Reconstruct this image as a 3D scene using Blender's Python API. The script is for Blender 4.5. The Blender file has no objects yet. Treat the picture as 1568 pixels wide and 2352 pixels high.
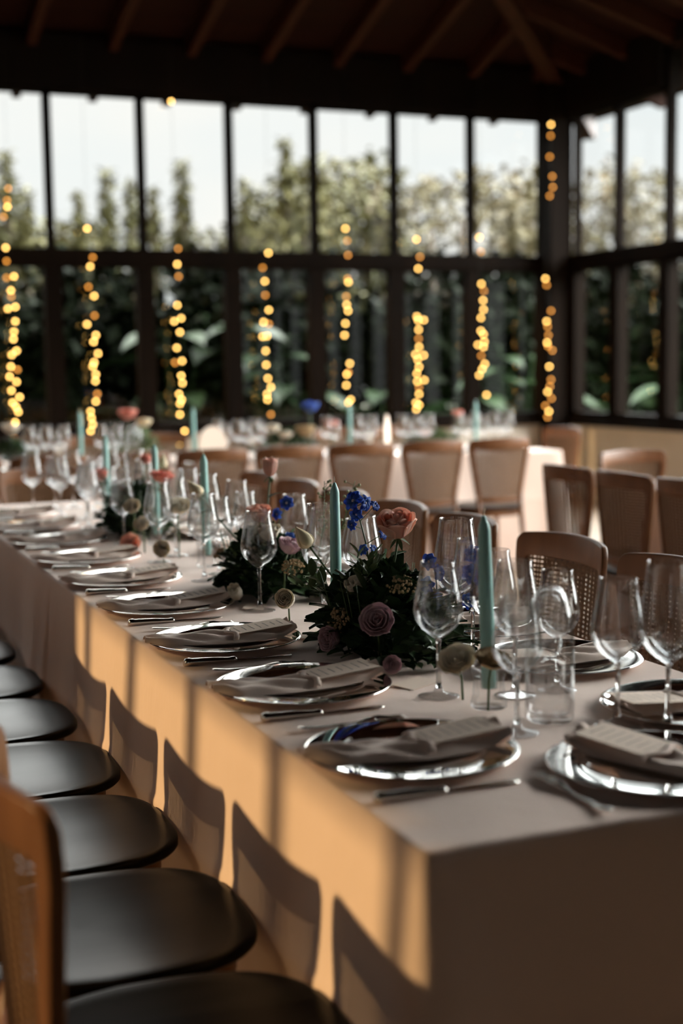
import bpy, math, random
from mathutils import Vector, Matrix
random.seed(7)
PI = math.pi
S = bpy.context.scene
COL = S.collection

# ------------------------------------------------------------------ camera
FPX, CAMH = 3164.0, 1.358
yaw, pit, rol = math.radians(22.14), math.radians(6.18), math.radians(0.85)
Fw = Vector((math.sin(yaw)*math.cos(pit), math.cos(yaw)*math.cos(pit), -math.sin(pit)))
R0 = Vector((math.cos(yaw), -math.sin(yaw), 0)); U0 = R0.cross(Fw)
Rt = R0*math.cos(rol) - U0*math.sin(rol); Up = U0*math.cos(rol) + R0*math.sin(rol)
CAM = Vector((0, 0, CAMH))
cd = bpy.data.cameras.new('camera'); cam = bpy.data.objects.new('camera', cd); COL.objects.link(cam)
cam.matrix_world = Matrix(((Rt.x, Up.x, -Fw.x, CAM.x), (Rt.y, Up.y, -Fw.y, CAM.y), (Rt.z, Up.z, -Fw.z, CAM.z), (0, 0, 0, 1)))
cd.sensor_fit = 'VERTICAL'; cd.sensor_height = 36; cd.sensor_width = 24
cd.lens = FPX/2352*36
cd.dof.use_dof = True; cd.dof.focus_distance = 2.95; cd.dof.aperture_fstop = 1.9
cd.clip_end = 200; cd.clip_start = 0.05
S.camera = cam

# ------------------------------------------------------------------ light
SUNV = Vector((0.43, -0.13, -0.26)).normalized()      # the way the low sun travels
SUN_STR, SKY_STR, SKY_LOBE, SKY_HIGH, SKY_LEFT, SKY_RIGHT_FILL, EXPO = 3.7, 1.18, .1, 40.0, .5, 22.0, 0.0
S.view_settings.view_transform = 'Standard'; S.view_settings.look = 'None'
S.view_settings.exposure = EXPO; S.view_settings.gamma = 1
sl = bpy.data.lights.new('sun', 'SUN'); sl.energy = SUN_STR; sl.color = (1, .66, .31); sl.angle = math.radians(1.2)
so = bpy.data.objects.new('sun', sl); COL.objects.link(so)
so.rotation_euler = SUNV.to_track_quat('-Z', 'Y').to_euler(); so.location = (-8, 4, 6)
w = bpy.data.worlds.new('sky'); S.world = w; w.use_nodes = True
nt = w.node_tree; nt.nodes.clear()
def N(t, **k):
    n = nt.nodes.new(t)
    for a, b in k.items():
        if a.startswith('i_'): n.inputs[int(a[2:])].default_value = b
        else: setattr(n, a, b)
    return n
tc = N('ShaderNodeTexCoord'); nz = N('ShaderNodeTexNoise'); mp = N('ShaderNodeMapping')
mp.inputs['Scale'].default_value = (1, 1, 3.0)
nt.links.new(tc.outputs['Generated'], mp.inputs[0]); nt.links.new(mp.outputs[0], nz.inputs['Vector'])
nz.inputs['Scale'].default_value = 2.2; nz.inputs['Detail'].default_value = 4
cr = N('ShaderNodeValToRGB'); cr.color_ramp.elements[0].position = .35; cr.color_ramp.elements[1].position = .6
cr.color_ramp.elements[0].color = (.78, .835, .86, 1); cr.color_ramp.elements[1].color = (.92, .90, .87, 1)
nt.links.new(nz.outputs[0], cr.inputs[0])
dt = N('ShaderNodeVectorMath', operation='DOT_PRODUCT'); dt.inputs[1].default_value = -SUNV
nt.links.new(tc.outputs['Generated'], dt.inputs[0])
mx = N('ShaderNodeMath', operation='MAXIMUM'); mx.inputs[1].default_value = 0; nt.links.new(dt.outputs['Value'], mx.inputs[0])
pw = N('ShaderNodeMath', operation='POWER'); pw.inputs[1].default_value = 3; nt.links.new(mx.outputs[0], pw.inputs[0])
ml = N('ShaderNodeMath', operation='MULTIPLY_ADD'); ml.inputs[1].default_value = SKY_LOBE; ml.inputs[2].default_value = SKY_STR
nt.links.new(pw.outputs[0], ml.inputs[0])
sx = N('ShaderNodeSeparateXYZ'); nt.links.new(tc.outputs['Generated'], sx.inputs[0])        # unseen higher sky is boosted to light the room
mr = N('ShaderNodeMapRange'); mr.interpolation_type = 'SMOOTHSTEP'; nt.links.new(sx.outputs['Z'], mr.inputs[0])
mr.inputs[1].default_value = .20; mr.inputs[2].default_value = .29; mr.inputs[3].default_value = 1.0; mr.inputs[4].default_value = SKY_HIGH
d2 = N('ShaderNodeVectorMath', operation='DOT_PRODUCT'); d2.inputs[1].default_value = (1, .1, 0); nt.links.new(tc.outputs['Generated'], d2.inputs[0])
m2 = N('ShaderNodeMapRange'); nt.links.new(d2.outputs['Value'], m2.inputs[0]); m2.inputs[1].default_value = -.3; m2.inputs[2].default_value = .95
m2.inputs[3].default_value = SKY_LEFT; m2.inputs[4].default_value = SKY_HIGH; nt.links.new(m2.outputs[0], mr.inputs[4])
m3 = N('ShaderNodeMapRange'); m3.interpolation_type = 'SMOOTHSTEP'; nt.links.new(sx.outputs['X'], m3.inputs[0])      # added bright sky patch, right of the frame, lights the room
m3.inputs[1].default_value = .66; m3.inputs[2].default_value = .84; m3.inputs[3].default_value = 1.0; m3.inputs[4].default_value = SKY_RIGHT_FILL
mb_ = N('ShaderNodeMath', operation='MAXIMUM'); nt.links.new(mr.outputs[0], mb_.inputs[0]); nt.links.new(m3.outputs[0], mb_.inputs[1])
m4 = N('ShaderNodeMapRange'); m4.interpolation_type = 'SMOOTHSTEP'; nt.links.new(sx.outputs['X'], m4.inputs[0])      # unseen left sky is dimmed to keep left-facing sides dark
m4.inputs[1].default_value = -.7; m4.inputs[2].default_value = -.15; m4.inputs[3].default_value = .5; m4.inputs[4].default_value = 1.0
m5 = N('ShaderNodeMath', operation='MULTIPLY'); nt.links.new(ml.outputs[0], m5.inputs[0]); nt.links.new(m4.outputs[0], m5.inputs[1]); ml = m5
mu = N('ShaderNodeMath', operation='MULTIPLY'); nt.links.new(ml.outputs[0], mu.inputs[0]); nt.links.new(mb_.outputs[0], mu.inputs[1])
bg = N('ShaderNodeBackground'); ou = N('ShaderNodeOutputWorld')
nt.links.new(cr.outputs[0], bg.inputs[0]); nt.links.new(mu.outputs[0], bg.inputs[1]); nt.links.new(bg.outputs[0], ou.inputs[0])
cy = S.cycles
cy.max_bounces = 12; cy.transmission_bounces = 12; cy.glossy_bounces = 6; cy.diffuse_bounces = 4; cy.transparent_max_bounces = 24
cy.use_denoising = True; cy.sample_clamp_indirect = 6; cy.caustics_reflective = True; cy.caustics_refractive = True; cy.blur_glossy = .3

# ------------------------------------------------------------------ picture rays to real points
def ray(x, y): return Fw + Rt*((x-784)/FPX) - Up*((y-1176)/FPX)
def atZ(x, y, z): d = ray(x, y); return CAM + d*((z-CAMH)/d.z)
def atX(x, y, X): d = ray(x, y); return CAM + d*(X/d.x)
def atY(x, y, Y): d = ray(x, y); return CAM + d*(Y/d.y)

# ------------------------------------------------------------------ mesh helper
class MB:
    def __init__(s): s.v = []; s.f = []
    def add(s, vs, fs):
        o = len(s.v); s.v += [tuple(p) for p in vs]; s.f += [tuple(i+o for i in f) for f in fs]; return s
    def box(s, c, d, M=None):
        x, y, z = d[0]/2, d[1]/2, d[2]/2
        vs = [Vector((c[0]+i*x, c[1]+j*y, c[2]+k*z)) for i in (-1, 1) for j in (-1, 1) for k in (-1, 1)]
        if M: vs = [M @ p for p in vs]
        return s.add(vs, [(0, 1, 3, 2), (4, 6, 7, 5), (0, 4, 5, 1), (2, 3, 7, 6), (0, 2, 6, 4), (1, 5, 7, 3)])
    def bb(s, a, b): return s.box([(a[i]+b[i])/2 for i in range(3)], [abs(b[i]-a[i]) for i in range(3)])
    def lathe(s, prof, n=32, c=(0, 0, 0), close=False):
        vs, fs, m = [], [], len(prof)
        for (r, z) in prof:
            for j in range(n):
                a = 2*PI*j/n; vs.append((c[0]+r*math.cos(a), c[1]+r*math.sin(a), c[2]+z))
        for i in range(m if close else m-1):
            for j in range(n):
                k = (j+1) % n; i2 = (i+1) % m
                fs.append((i*n+j, i*n+k, i2*n+k, i2*n+j))
        return s.add(vs, fs)
    def tube(s, pts, rad, n=8, cap=True):
        pts = [Vector(p) for p in pts]
        if not hasattr(rad, '__len__'): rad = [rad]*len(pts)
        vs, fs = [], []
        for i, p in enumerate(pts):
            t = (pts[min(i+1, len(pts)-1)] - pts[max(i-1, 0)]).normalized()
            a = t.orthogonal().normalized() if i == 0 else (pa - t*pa.dot(t)).normalized()
            pa = a; b = t.cross(a)
            for j in range(n):
                q = 2*PI*j/n; vs.append(p + a*rad[i]*math.cos(q) + b*rad[i]*math.sin(q))
        for i in range(len(pts)-1):
            for j in range(n):
                k = (j+1) % n; fs.append((i*n+j, i*n+k, (i+1)*n+k, (i+1)*n+j))
        if cap: fs += [tuple(range(n))[::-1], tuple(range((len(pts)-1)*n, len(pts)*n))]
        return s.add(vs, fs)
    def grid(s, fn, nu, nv):
        vs = [fn(i/nu, j/nv) for i in range(nu+1) for j in range(nv+1)]
        fs = [(i*(nv+1)+j, (i+1)*(nv+1)+j, (i+1)*(nv+1)+j+1, i*(nv+1)+j+1) for i in range(nu) for j in range(nv)]
        return s.add(vs, fs)
    def sphere(s, c, r, nu=12, nv=8, sc=(1, 1, 1)):
        vs, fs = [], []
        for i in range(nv+1):
            t = PI*i/nv
            for j in range(nu):
                a = 2*PI*j/nu
                vs.append((c[0]+r*sc[0]*math.sin(t)*math.cos(a), c[1]+r*sc[1]*math.sin(t)*math.sin(a), c[2]+r*sc[2]*math.cos(t)))
        for i in range(nv):
            for j in range(nu):
                k = (j+1) % nu; fs.append((i*nu+j, (i+1)*nu+j, (i+1)*nu+k, i*nu+k))
        return s.add(vs, fs)

def obj(name, mb, m, parent=None, smooth=True, solid=0, bevel=0, sub=0, loc=None):
    me = bpy.data.meshes.new(name); me.from_pydata(mb.v, [], mb.f); me.validate(); me.update()
    if smooth: me.polygons.foreach_set('use_smooth', [True]*len(me.polygons))
    me.materials.append(m)
    o = bpy.data.objects.new(name, me); COL.objects.link(o)
    if parent: o.parent = parent
    if loc: o.location = loc
    if solid: md = o.modifiers.new('s', 'SOLIDIFY'); md.thickness = solid; md.offset = 0
    if bevel: md = o.modifiers.new('b', 'BEVEL'); md.width = bevel; md.segments = 2; md.limit_method = 'ANGLE'
    if sub: md = o.modifiers.new('u', 'SUBSURF'); md.levels = sub; md.render_levels = sub
    return o
def tag(o, label, cat, group=None, kind=None):
    o['label'] = label; o['category'] = cat
    if group: o['group'] = group
    if kind: o['kind'] = kind
    return o
def thing(name, label, cat, loc=(0, 0, 0), rz=0, group=None):
    o = bpy.data.objects.new(name, None); COL.objects.link(o); o.empty_display_size = .05
    o.location = loc; o.rotation_euler = (0, 0, rz)
    return tag(o, label, cat, group)
def struct(name, mb, m, label, cat, **k):
    o = obj(name, mb, m, None, k.pop('smooth', False), **k); o['kind'] = 'structure'
    return tag(o, label, cat, kind='structure')
KIDS = {}
def copy_tree(o, parent=None):
    c = o.copy(); COL.objects.link(c)
    if parent: c.parent = parent
    for ch in o.children: copy_tree(ch, c)
    return c
USED = {}
def place(proto, label, loc, rz=0, group=None, scale=None, rot=None):
    """the first time moves the prototype itself, then copies it"""
    if proto.name in USED: o = copy_tree(proto)
    else: USED[proto.name] = 1; o = proto
    o.location = loc; o.rotation_euler = rot if rot else (0, 0, rz); o['label'] = label
    if scale: o.scale = (scale,)*3
    if group: o['group'] = group
    return o
def nth(i): return ['nearest', 'second', 'third', 'fourth', 'fifth', 'sixth', 'seventh', 'eighth', 'ninth', 'tenth', 'eleventh', 'twelfth'][i]

# ------------------------------------------------------------------ materials
def mat(name, col, rough=.5, metal=0, noise=None, bump=None, coat=0, sheen=0, sub=0, trans=0, spec=None, emit=None, wave=None):
    m = bpy.data.materials.new(name); m.use_nodes = True; t = m.node_tree; b = t.nodes['Principled BSDF']
    b.inputs['Base Color'].default_value = (*col, 1); b.inputs['Roughness'].default_value = rough; b.inputs['Metallic'].default_value = metal
    if coat: b.inputs['Coat Weight'].default_value = coat; b.inputs['Coat Roughness'].default_value = .34
    if sheen: b.inputs['Sheen Weight'].default_value = sheen
    if sub: b.inputs['Subsurface Weight'].default_value = sub; b.inputs['Subsurface Radius'].default_value = (.01, .005, .004); b.inputs['Subsurface Scale'].default_value = .5
    if spec is not None: b.inputs['Specular IOR Level'].default_value = spec
    if emit: b.inputs['Emission Color'].default_value = (*emit[0], 1); b.inputs['Emission Strength'].default_value = emit[1]
    tcn = t.nodes.new('ShaderNodeTexCoord'); mpn = t.nodes.new('ShaderNodeMapping'); t.links.new(tcn.outputs['Object'], mpn.inputs[0])
    if noise:      # (scale xyz, amount, colour2)
        mpn.inputs['Scale'].default_value = noise[0]
        n = t.nodes.new('ShaderNodeTexNoise'); n.inputs['Scale'].default_value = 1; n.inputs['Detail'].default_value = 5
        t.links.new(mpn.outputs[0], n.inputs['Vector'])
        r = t.nodes.new('ShaderNodeValToRGB'); r.color_ramp.elements[0].position = .3; r.color_ramp.elements[1].position = .7
        r.color_ramp.elements[0].color = (*col, 1); r.color_ramp.elements[1].color = (*noise[1], 1)
        t.links.new(n.outputs[0], r.inputs[0]); t.links.new(r.outputs[0], b.inputs['Base Color'])
    if bump:       # (scale xyz, strength, distance)
        mp2 = t.nodes.new('ShaderNodeMapping'); t.links.new(tcn.outputs['Object'], mp2.inputs[0]); mp2.inputs['Scale'].default_value = bump[0]
        n = t.nodes.new('ShaderNodeTexNoise'); n.inputs['Scale'].default_value = 1; n.inputs['Detail'].default_value = 3
        t.links.new(mp2.outputs[0], n.inputs['Vector'])
        bp = t.nodes.new('ShaderNodeBump'); bp.inputs['Strength'].default_value = bump[1]; bp.inputs['Distance'].default_value = bump[2]
        t.links.new(n.outputs[0], bp.inputs['Height']); t.links.new(bp.outputs[0], b.inputs['Normal'])
    return m
M = {}
M['cloth'] = mat('table_linen', (.86, .66, .555), .85, sheen=.15, bump=((9, 9, 5), .5, .012))
M['wood'] = mat('chair_wood', (.145, .056, .020), .40, noise=((14, 14, 1.6), (.20, .084, .032)), spec=.3)
M['cane'] = mat('cane_webbing', (.15, .08, .04), .7, spec=.2)
M['seat'] = mat('black_seat', (.004, .0035, .0033), .28, noise=((2, 40, 2), (.007, .006, .006)), spec=.06)
M['frame'] = mat('dark_frame_wood', (.006, .004, .003), .7, noise=((3, 3, 1), (.010, .006, .004)), spec=.03)
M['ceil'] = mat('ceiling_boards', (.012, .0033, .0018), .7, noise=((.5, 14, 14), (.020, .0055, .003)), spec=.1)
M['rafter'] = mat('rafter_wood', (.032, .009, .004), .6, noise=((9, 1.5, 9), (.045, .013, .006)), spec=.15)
M['plaster'] = mat('cream_plaster', (.62, .54, .44), .85, noise=((2, 2, 2), (.68, .6, .5)))
M['darkwall'] = mat('dark_panelling', (.018, .009, .005), .7, noise=((6, 6, .8), (.026, .013, .008)), spec=.1)
M['floor'] = mat('floor_boards', (.22, .14, .08), .5, noise=((2, 9, 1), (.30, .20, .12)))
M['silver'] = mat('mirror_silver', (.86, .83, .79), .045, 1)
M['steel'] = mat('cutlery_steel', (.80, .76, .70), .14, 1)
M['napkin'] = mat('napkin_linen', (.90, .71, .60), .9, sheen=.2, bump=((60, 60, 60), .4, .001))
M['card'] = mat('cream_card', (.88, .71, .58), .8)
M['ink'] = mat('grey_ink', (.36, .33, .31), .8)
M['candle'] = mat('sea_green_wax', (.34, .62, .57), .42, sub=.15)
M['wick'] = mat('wick', (.75, .68, .5), .8)
M['grass'] = mat('garden_ground', (.035, .045, .02), .95, noise=((1, 1, 1), (.06, .06, .03)))
M['leaf'] = mat('dark_leaf', (.018, .040, .014), .42, noise=((30, 30, 30), (.035, .075, .022)), spec=.4)
M['leaf2'] = mat('soft_green_leaf', (.09, .14, .05), .5, noise=((30, 30, 30), (.15, .20, .09)))
M['greyleaf'] = mat('grey_green_leaf', (.28, .32, .22), .6)
M['stem'] = mat('flower_stem', (.06, .10, .03), .5)
M['peach'] = mat('peach_petal', (.94, .58, .47), .6, noise=((25, 25, 25), (.97, .76, .64)), sub=.2)
M['pink'] = mat('coral_pink_petal', (.82, .28, .22), .6, noise=((40, 40, 40), (.90, .52, .40)), sub=.2)
M['cream'] = mat('cream_petal', (.94, .79, .50), .6, noise=((20, 20, 20), (.95, .85, .64)), sub=.2)
M['white'] = mat('white_petal', (.96, .88, .74), .6, sub=.15)
M['mauve'] = mat('mauve_petal', (.56, .35, .40), .6, noise=((30, 30, 30), (.74, .56, .57)))
M['blue'] = mat('blue_petal', (.03, .08, .46), .5, noise=((60, 60, 60), (.14, .30, .72)))
M['bluewhite'] = mat('delphinium_eye', (.70, .62, .60), .6)
M['yarrow'] = mat('dry_yarrow', (.36, .24, .12), .9, noise=((80, 80, 80), (.50, .36, .20)))
M['berry'] = mat('green_berry', (.30, .32, .17), .45)
M['bulb'] = mat('warm_bulb', (1, .6, .2), .5, emit=((1, .56, .14), 12.0))
M['bulbdim'] = mat('dim_warm_bulb', (1, .5, .15), .5, emit=((1, .38, .05), 4.0))
M['wire'] = mat('light_wire', (.02, .02, .015), .6)
M['bark'] = mat('bark', (.06, .045, .03), .9)
M['tree'] = mat('tree_leaf', (.055, .058, .018), .6, noise=((.6, .6, .6), (.115, .10, .036)), spec=.2)
M['tree2'] = mat('pale_tree_leaf', (.085, .078, .034), .6, noise=((.8, .8, .8), (.17, .14, .085)), spec=.2)
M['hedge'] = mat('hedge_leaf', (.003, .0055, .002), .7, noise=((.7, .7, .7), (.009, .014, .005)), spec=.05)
M['bigleaf'] = mat('broad_garden_leaf', (.010, .024, .007), .5, noise=((3, 3, 3), (.022, .045, .014)), spec=.08)
M['globe'] = mat('globe_shade', (.8, .74, .66), .4)
M['greyroof'] = mat('grey_roof', (.42, .42, .42), .7)
M['slat'] = mat('house_wall', (.05, .045, .04), .8)

for kk, tw_ in (('peach', .5), ('pink', .5), ('cream', .25), ('white', .3), ('mauve', .35), ('blue', .5)):
    t = M[kk].node_tree; b = t.nodes['Principled BSDF']; b.inputs['Subsurface Weight'].default_value = 0
    tl = t.nodes.new('ShaderNodeBsdfTranslucent'); ms = t.nodes.new('ShaderNodeMixShader'); ms.inputs[0].default_value = tw_
    tl.inputs[0].default_value = b.inputs['Base Color'].default_value
    t.links.new(b.inputs['Base Color'].links[0].from_socket, tl.inputs[0]) if b.inputs['Base Color'].is_linked else setattr(tl.inputs[0], 'default_value', b.inputs['Base Color'].default_value)
    t.links.new(b.outputs[0], ms.inputs[1]); t.links.new(tl.outputs[0], ms.inputs[2]); t.links.new(ms.outputs[0], t.nodes['Material Output'].inputs[0])
def glass_mat(name, ior=1.45, rough=0.0, tint=(1, 1, 1)):
    m = bpy.data.materials.new(name); m.use_nodes = True; b = m.node_tree.nodes['Principled BSDF']
    b.inputs['Base Color'].default_value = (*tint, 1); b.inputs['Roughness'].default_value = rough
    b.inputs['Transmission Weight'].default_value = 1; b.inputs['IOR'].default_value = ior
    return m
M['glass'] = glass_mat('clear_glass')
def thin_mat():
    m = bpy.data.materials.new('thin_clear_glass'); m.use_nodes = True; t = m.node_tree; b = t.nodes['Principled BSDF']; o = t.nodes['Material Output']
    b.inputs['Transmission Weight'].default_value = 1; b.inputs['Roughness'].default_value = 0; b.inputs['IOR'].default_value = 1.45; b.inputs['Base Color'].default_value = (1, 1, 1, 1)
    tr = t.nodes.new('ShaderNodeBsdfTransparent'); gl = t.nodes.new('ShaderNodeBsdfGlossy'); gl.inputs['Roughness'].default_value = .01
    lw = t.nodes.new('ShaderNodeLayerWeight'); lw.inputs[0].default_value = .5
    p = t.nodes.new('ShaderNodeMath'); p.operation = 'POWER'; p.inputs[1].default_value = 4.0; t.links.new(lw.outputs['Facing'], p.inputs[0])
    q = t.nodes.new('ShaderNodeMath'); q.operation = 'MULTIPLY_ADD'; q.inputs[1].default_value = .85; q.inputs[2].default_value = .035; t.links.new(p.outputs[0], q.inputs[0])
    m1 = t.nodes.new('ShaderNodeMixShader'); t.links.new(q.outputs[0], m1.inputs[0]); t.links.new(tr.outputs[0], m1.inputs[1]); t.links.new(gl.outputs[0], m1.inputs[2])
    m2 = t.nodes.new('ShaderNodeMixShader'); m2.inputs[0].default_value = .15; t.links.new(m1.outputs[0], m2.inputs[1]); t.links.new(b.outputs[0], m2.inputs[2]); t.links.new(m2.outputs[0], o.inputs[0])
    return m
M['thin'] = thin_mat()
def pane_mat():
    m = bpy.data.materials.new('window_glass'); m.use_nodes = True; t = m.node_tree; t.nodes.clear()
    o = t.nodes.new('ShaderNodeOutputMaterial'); mixs = t.nodes.new('ShaderNodeMixShader'); tr = t.nodes.new('ShaderNodeBsdfTransparent')
    gl = t.nodes.new('ShaderNodeBsdfGlossy'); gl.inputs['Roughness'].default_value = 0.02
    lw = t.nodes.new('ShaderNodeLayerWeight'); lw.inputs[0].default_value = .5
    p5 = t.nodes.new('ShaderNodeMath'); p5.operation = 'POWER'; p5.inputs[1].default_value = 5; t.links.new(lw.outputs['Facing'], p5.inputs[0])
    fr = t.nodes.new('ShaderNodeMath'); fr.operation = 'MULTIPLY_ADD'; fr.inputs[1].default_value = .9; fr.inputs[2].default_value = .025; t.links.new(p5.outputs[0], fr.inputs[0])
    tr.inputs[0].default_value = (.97, .98, .97, 1)
    t.links.new(fr.outputs[0], mixs.inputs[0]); t.links.new(tr.outputs[0], mixs.inputs[1]); t.links.new(gl.outputs[0], mixs.inputs[2]); t.links.new(mixs.outputs[0], o.inputs[0])
    return m
M['pane'] = pane_mat()

# ------------------------------------------------------------------ room shell
XL, XR, YB, YF = -3.0, 7.26, 12.0, -3.0
T = .2
SILL, TRAN, HEAD, EAVE = .78, 2.31, 3.70, 4.15
struct('floor', MB().bb((XL-.3, YF-.3, -.1), (XR+.3, YB+.3, 0)), M['floor'], 'tan timber floor under the tables', 'floor')
struct('wall_back', MB().bb((XL, YB, 0), (XR+T, YB+T, SILL-.06)), M['plaster'], 'low cream wall below the far windows', 'wall')
struct('wall_right', MB().bb((XR, YF, 0), (XR+T, YB, SILL-.06)), M['plaster'], 'low cream wall below the right hand windows', 'wall')
FX0, FX1, FZ0, FZ1 = -2.2, -.75, 1.35, 2.75  # added window opening, lets fill light in from behind the camera
wf = MB().bb((XL, YF-T, 0), (FX0, YF, 6.2)); wf.bb((FX1, YF-T, 0), (XR+T, YF, 6.2)); wf.bb((FX0, YF-T, 0), (FX1, YF, FZ0)); wf.bb((FX0, YF-T, FZ1), (FX1, YF, 6.2))
struct('wall_front', wf, M['darkwall'], 'dark wall behind the camera with one added fill-light window', 'wall')
wl = MB()
WY0, WY1, LHEAD = 2.2, 4.75, 3.11  # unseen opening, sized so its head cuts the sun at the table edge
wl.bb((XL-T, YF, 0), (XL, YB+T, .5)); wl.bb((XL-T, YF, LHEAD), (XL, YB+T, 6.2)); wl.bb((XL-T, YF, .5), (XL, WY0, LHEAD)); wl.bb((XL-T, WY1, .5), (XL, YB+T, LHEAD))
struct('wall_left', wl, M['darkwall'], 'dark left wall with a band of sun-shaping windows', 'wall')
struct('trim_1', MB().bb((XL, YB-.06, SILL-.06), (XR, YB+T, SILL)), M['frame'], 'dark wooden sill of the far windows', 'window sill', bevel=.005)
struct('wall_right', MB().bb((XR, YF, SILL-.06), (XR+T, 1.45, 4.02)), M['darkwall'], 'dark solid stretch of the right wall behind the camera', 'wall')
struct('trim_2', MB().bb((XR-.06, YF, SILL-.06), (XR+T, YB-.06, SILL)), M['frame'], 'dark wooden sill of the right hand windows', 'window sill', bevel=.005)
struct('trim_3', MB().bb((XL, YB-.05, HEAD), (XR+T, YB+T, EAVE)), M['frame'], 'deep dark beam above the far windows', 'beam')
tb = MB(); tb.bb((XR-.05, 10.28, HEAD), (XR+T, YB-.05, EAVE)); tb.bb((XR-.05, YF, 4.02), (XR+T, 10.28, EAVE))
struct('trim_4', tb, M['frame'], 'deep dark beam above the right hand windows', 'beam')
struct('trim_5', MB().bb((XR-.22, YB-.2, 0), (XR+.02, YB+.02, EAVE)), M['frame'], 'thick dark corner post between the two window walls', 'post')

def window(n, along, a, b, fixed, z0, ztr, z1, label, up=.034, lo=.075):
    """one bay between a and b along x or y, at wall plane `fixed`"""
    r = thing('window_%d' % n, label, 'window'); r['kind'] = 'structure'
    def bx(mb, p, q, za, zb, d0=.03, d1=.11):
        if along == 'x': return mb.bb((p, fixed+d0, za), (q, fixed+d1, zb))
        return mb.bb((fixed+d0, p, za), (fixed+d1, q, zb))
    f = MB()
    if ztr:
        bx(f, a, a+up, ztr, z1); bx(f, b-up, b, ztr, z1); bx(f, a, b, z1-.03, z1)
        bx(f, a, a+lo, z0, ztr, .0, .12); bx(f, b-lo, b, z0, ztr, .0, .12)
        bx(f, a, b, ztr-.065, ztr+.065, -.02, .13); bx(f, a+lo, b-lo, z0, z0+.07, .0, .12); bx(f, a+lo, b-lo, ztr-.10, ztr-.06, .0, .12)
    else:
        bx(f, a, a+.025, z0, z1); bx(f, b-.025, b, z0, z1); bx(f, a, b, z1-.03, z1); bx(f, a, b, z0, z0+.05)
    obj('window_frame', f, M['frame'], r, False)
    if ztr:
        obj('glass_pane', bx(MB(), a+lo, b-lo, z0+.07, ztr-.1, .06, .066), M['pane'], r, False)
        obj('glass_pane', bx(MB(), a+up, b-up, ztr+.065, z1-.03, .06, .066), M['pane'], r, False)
    else:
        obj('glass_pane', bx(MB(), a+.025, b-.025, z0+.05, z1-.03, .06, .066), M['pane'], r, False)
wn = 1
PS, WX = .81, 2.25
for k in range(-6, 6):
    a = WX+PS*k; b = a+PS
    if k == -6: a = XL
    vis = k >= -1
    lab = ('tall black framed window in the far wall, %s bay from left' % ['first', 'second', 'third', 'fourth', 'fifth', 'sixth', 'seventh'][k+1]) if vis else 'tall black framed window in the far wall, bay %d out of frame' % (-k)
    window(wn, 'x', a, b, YB, SILL, TRAN, HEAD, lab); wn += 1
struct('trim_6', MB().bb((WX+PS*6, YB+.0, SILL), (XR-.2, YB+.12, HEAD)), M['frame'], 'dark strip of frame beside the corner post', 'frame')
ys = [11.85]+[11.06-.786*i for i in range(15)]
for i in range(12+2):
    a, b = ys[i+1], ys[i]
    if i == 0: b = YB-.2
    if i == 13: a = 1.45
    lab = 'tall black framed window in the right wall, %s' % (['narrow bay right beside the corner post', 'bay with the pale globe lamp behind it', 'bay cut by the right edge of the photo'][i] if i < 3 else 'bay %d out of frame' % i)
    window(wn, 'y', a, b, XR, SILL, TRAN, HEAD if i < 2 else 4.02, lab); wn += 1
k = 0; y = WY0
MUN = .4736  # unseen bars, spaced so their shadows stripe the cloth
while y < WY1-.05:
    y2 = min(y+MUN, WY1)
    window(wn, 'y', y, y2, XL-.14, .5, None, LHEAD, 'narrow sun-shaping window light in the unseen left wall, number %d from the back' % (k+1)); wn += 1; y = y2; k += 1

window(wn, 'x', FX0, FX1, YF-.16, FZ0, None, FZ1, 'added fill-light window in the wall behind the camera')

# ceiling: two timber slopes that meet on a hip, and the flat middle
RS = .3; TT = 6.2
ce = MB()
zr = lambda t: EAVE + RS*t
ce.add([(XL-.3, YB+1.0, zr(-1)), (XR+1.0, YB+1.0, zr(-1)), (XR-TT, YB-TT, zr(TT)), (XL-.3, YB-TT, zr(TT))], [(0, 1, 2, 3)])
ce.add([(XR+1.0, YB+1.0, zr(-1)), (XR+1.0, YF-.3, zr(-1)), (XR-TT, YF-.3, zr(TT)), (XR-TT, YB-TT, zr(TT))], [(0, 1, 2, 3)])
ce.add([(XL-.3, YB-TT, zr(TT)), (XR-TT, YB-TT, zr(TT)), (XR-TT, YF-.3, zr(TT)), (XL-.3, YF-.3, zr(TT))], [(0, 1, 2, 3)])
ce.v = [(x, y, z+.06) for x, y, z in ce.v]
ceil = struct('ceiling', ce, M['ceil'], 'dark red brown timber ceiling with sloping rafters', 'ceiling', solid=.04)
for i in range(-6, 9):
    x = 2.13+.69*i
    if x > XR-.1 or x < XL: continue
    t2 = min(XR-x, TT); w_ = .04
    mb = MB()
    for (t0, t1) in ((-.85, t2),):
        vs = []
        for t in (t0, t1):
            for sx in (-w_, w_):
                for dz in (-.13, .03): vs.append((x+sx, YB-t, zr(t)+dz))
        mb.add(vs, [(0, 2, 3, 1), (4, 5, 7, 6), (0, 1, 5, 4), (2, 6, 7, 3), (1, 3, 7, 5), (0, 4, 6, 2)])
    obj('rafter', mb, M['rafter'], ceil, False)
for i in range(0, 20):
    y = 11.5-.69*i
    if y < YF: break
    t2 = min(YB-y, TT); w_ = .04; vs = []
    for t in (-.85, t2):
        for sx in (-w_, w_):
            for dz in (-.13, .03): vs.append((XR-t, y+sx, zr(t)+dz))
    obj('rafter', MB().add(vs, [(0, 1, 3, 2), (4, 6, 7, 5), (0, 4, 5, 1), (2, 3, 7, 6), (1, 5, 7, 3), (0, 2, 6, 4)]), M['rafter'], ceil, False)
vs = []
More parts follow.
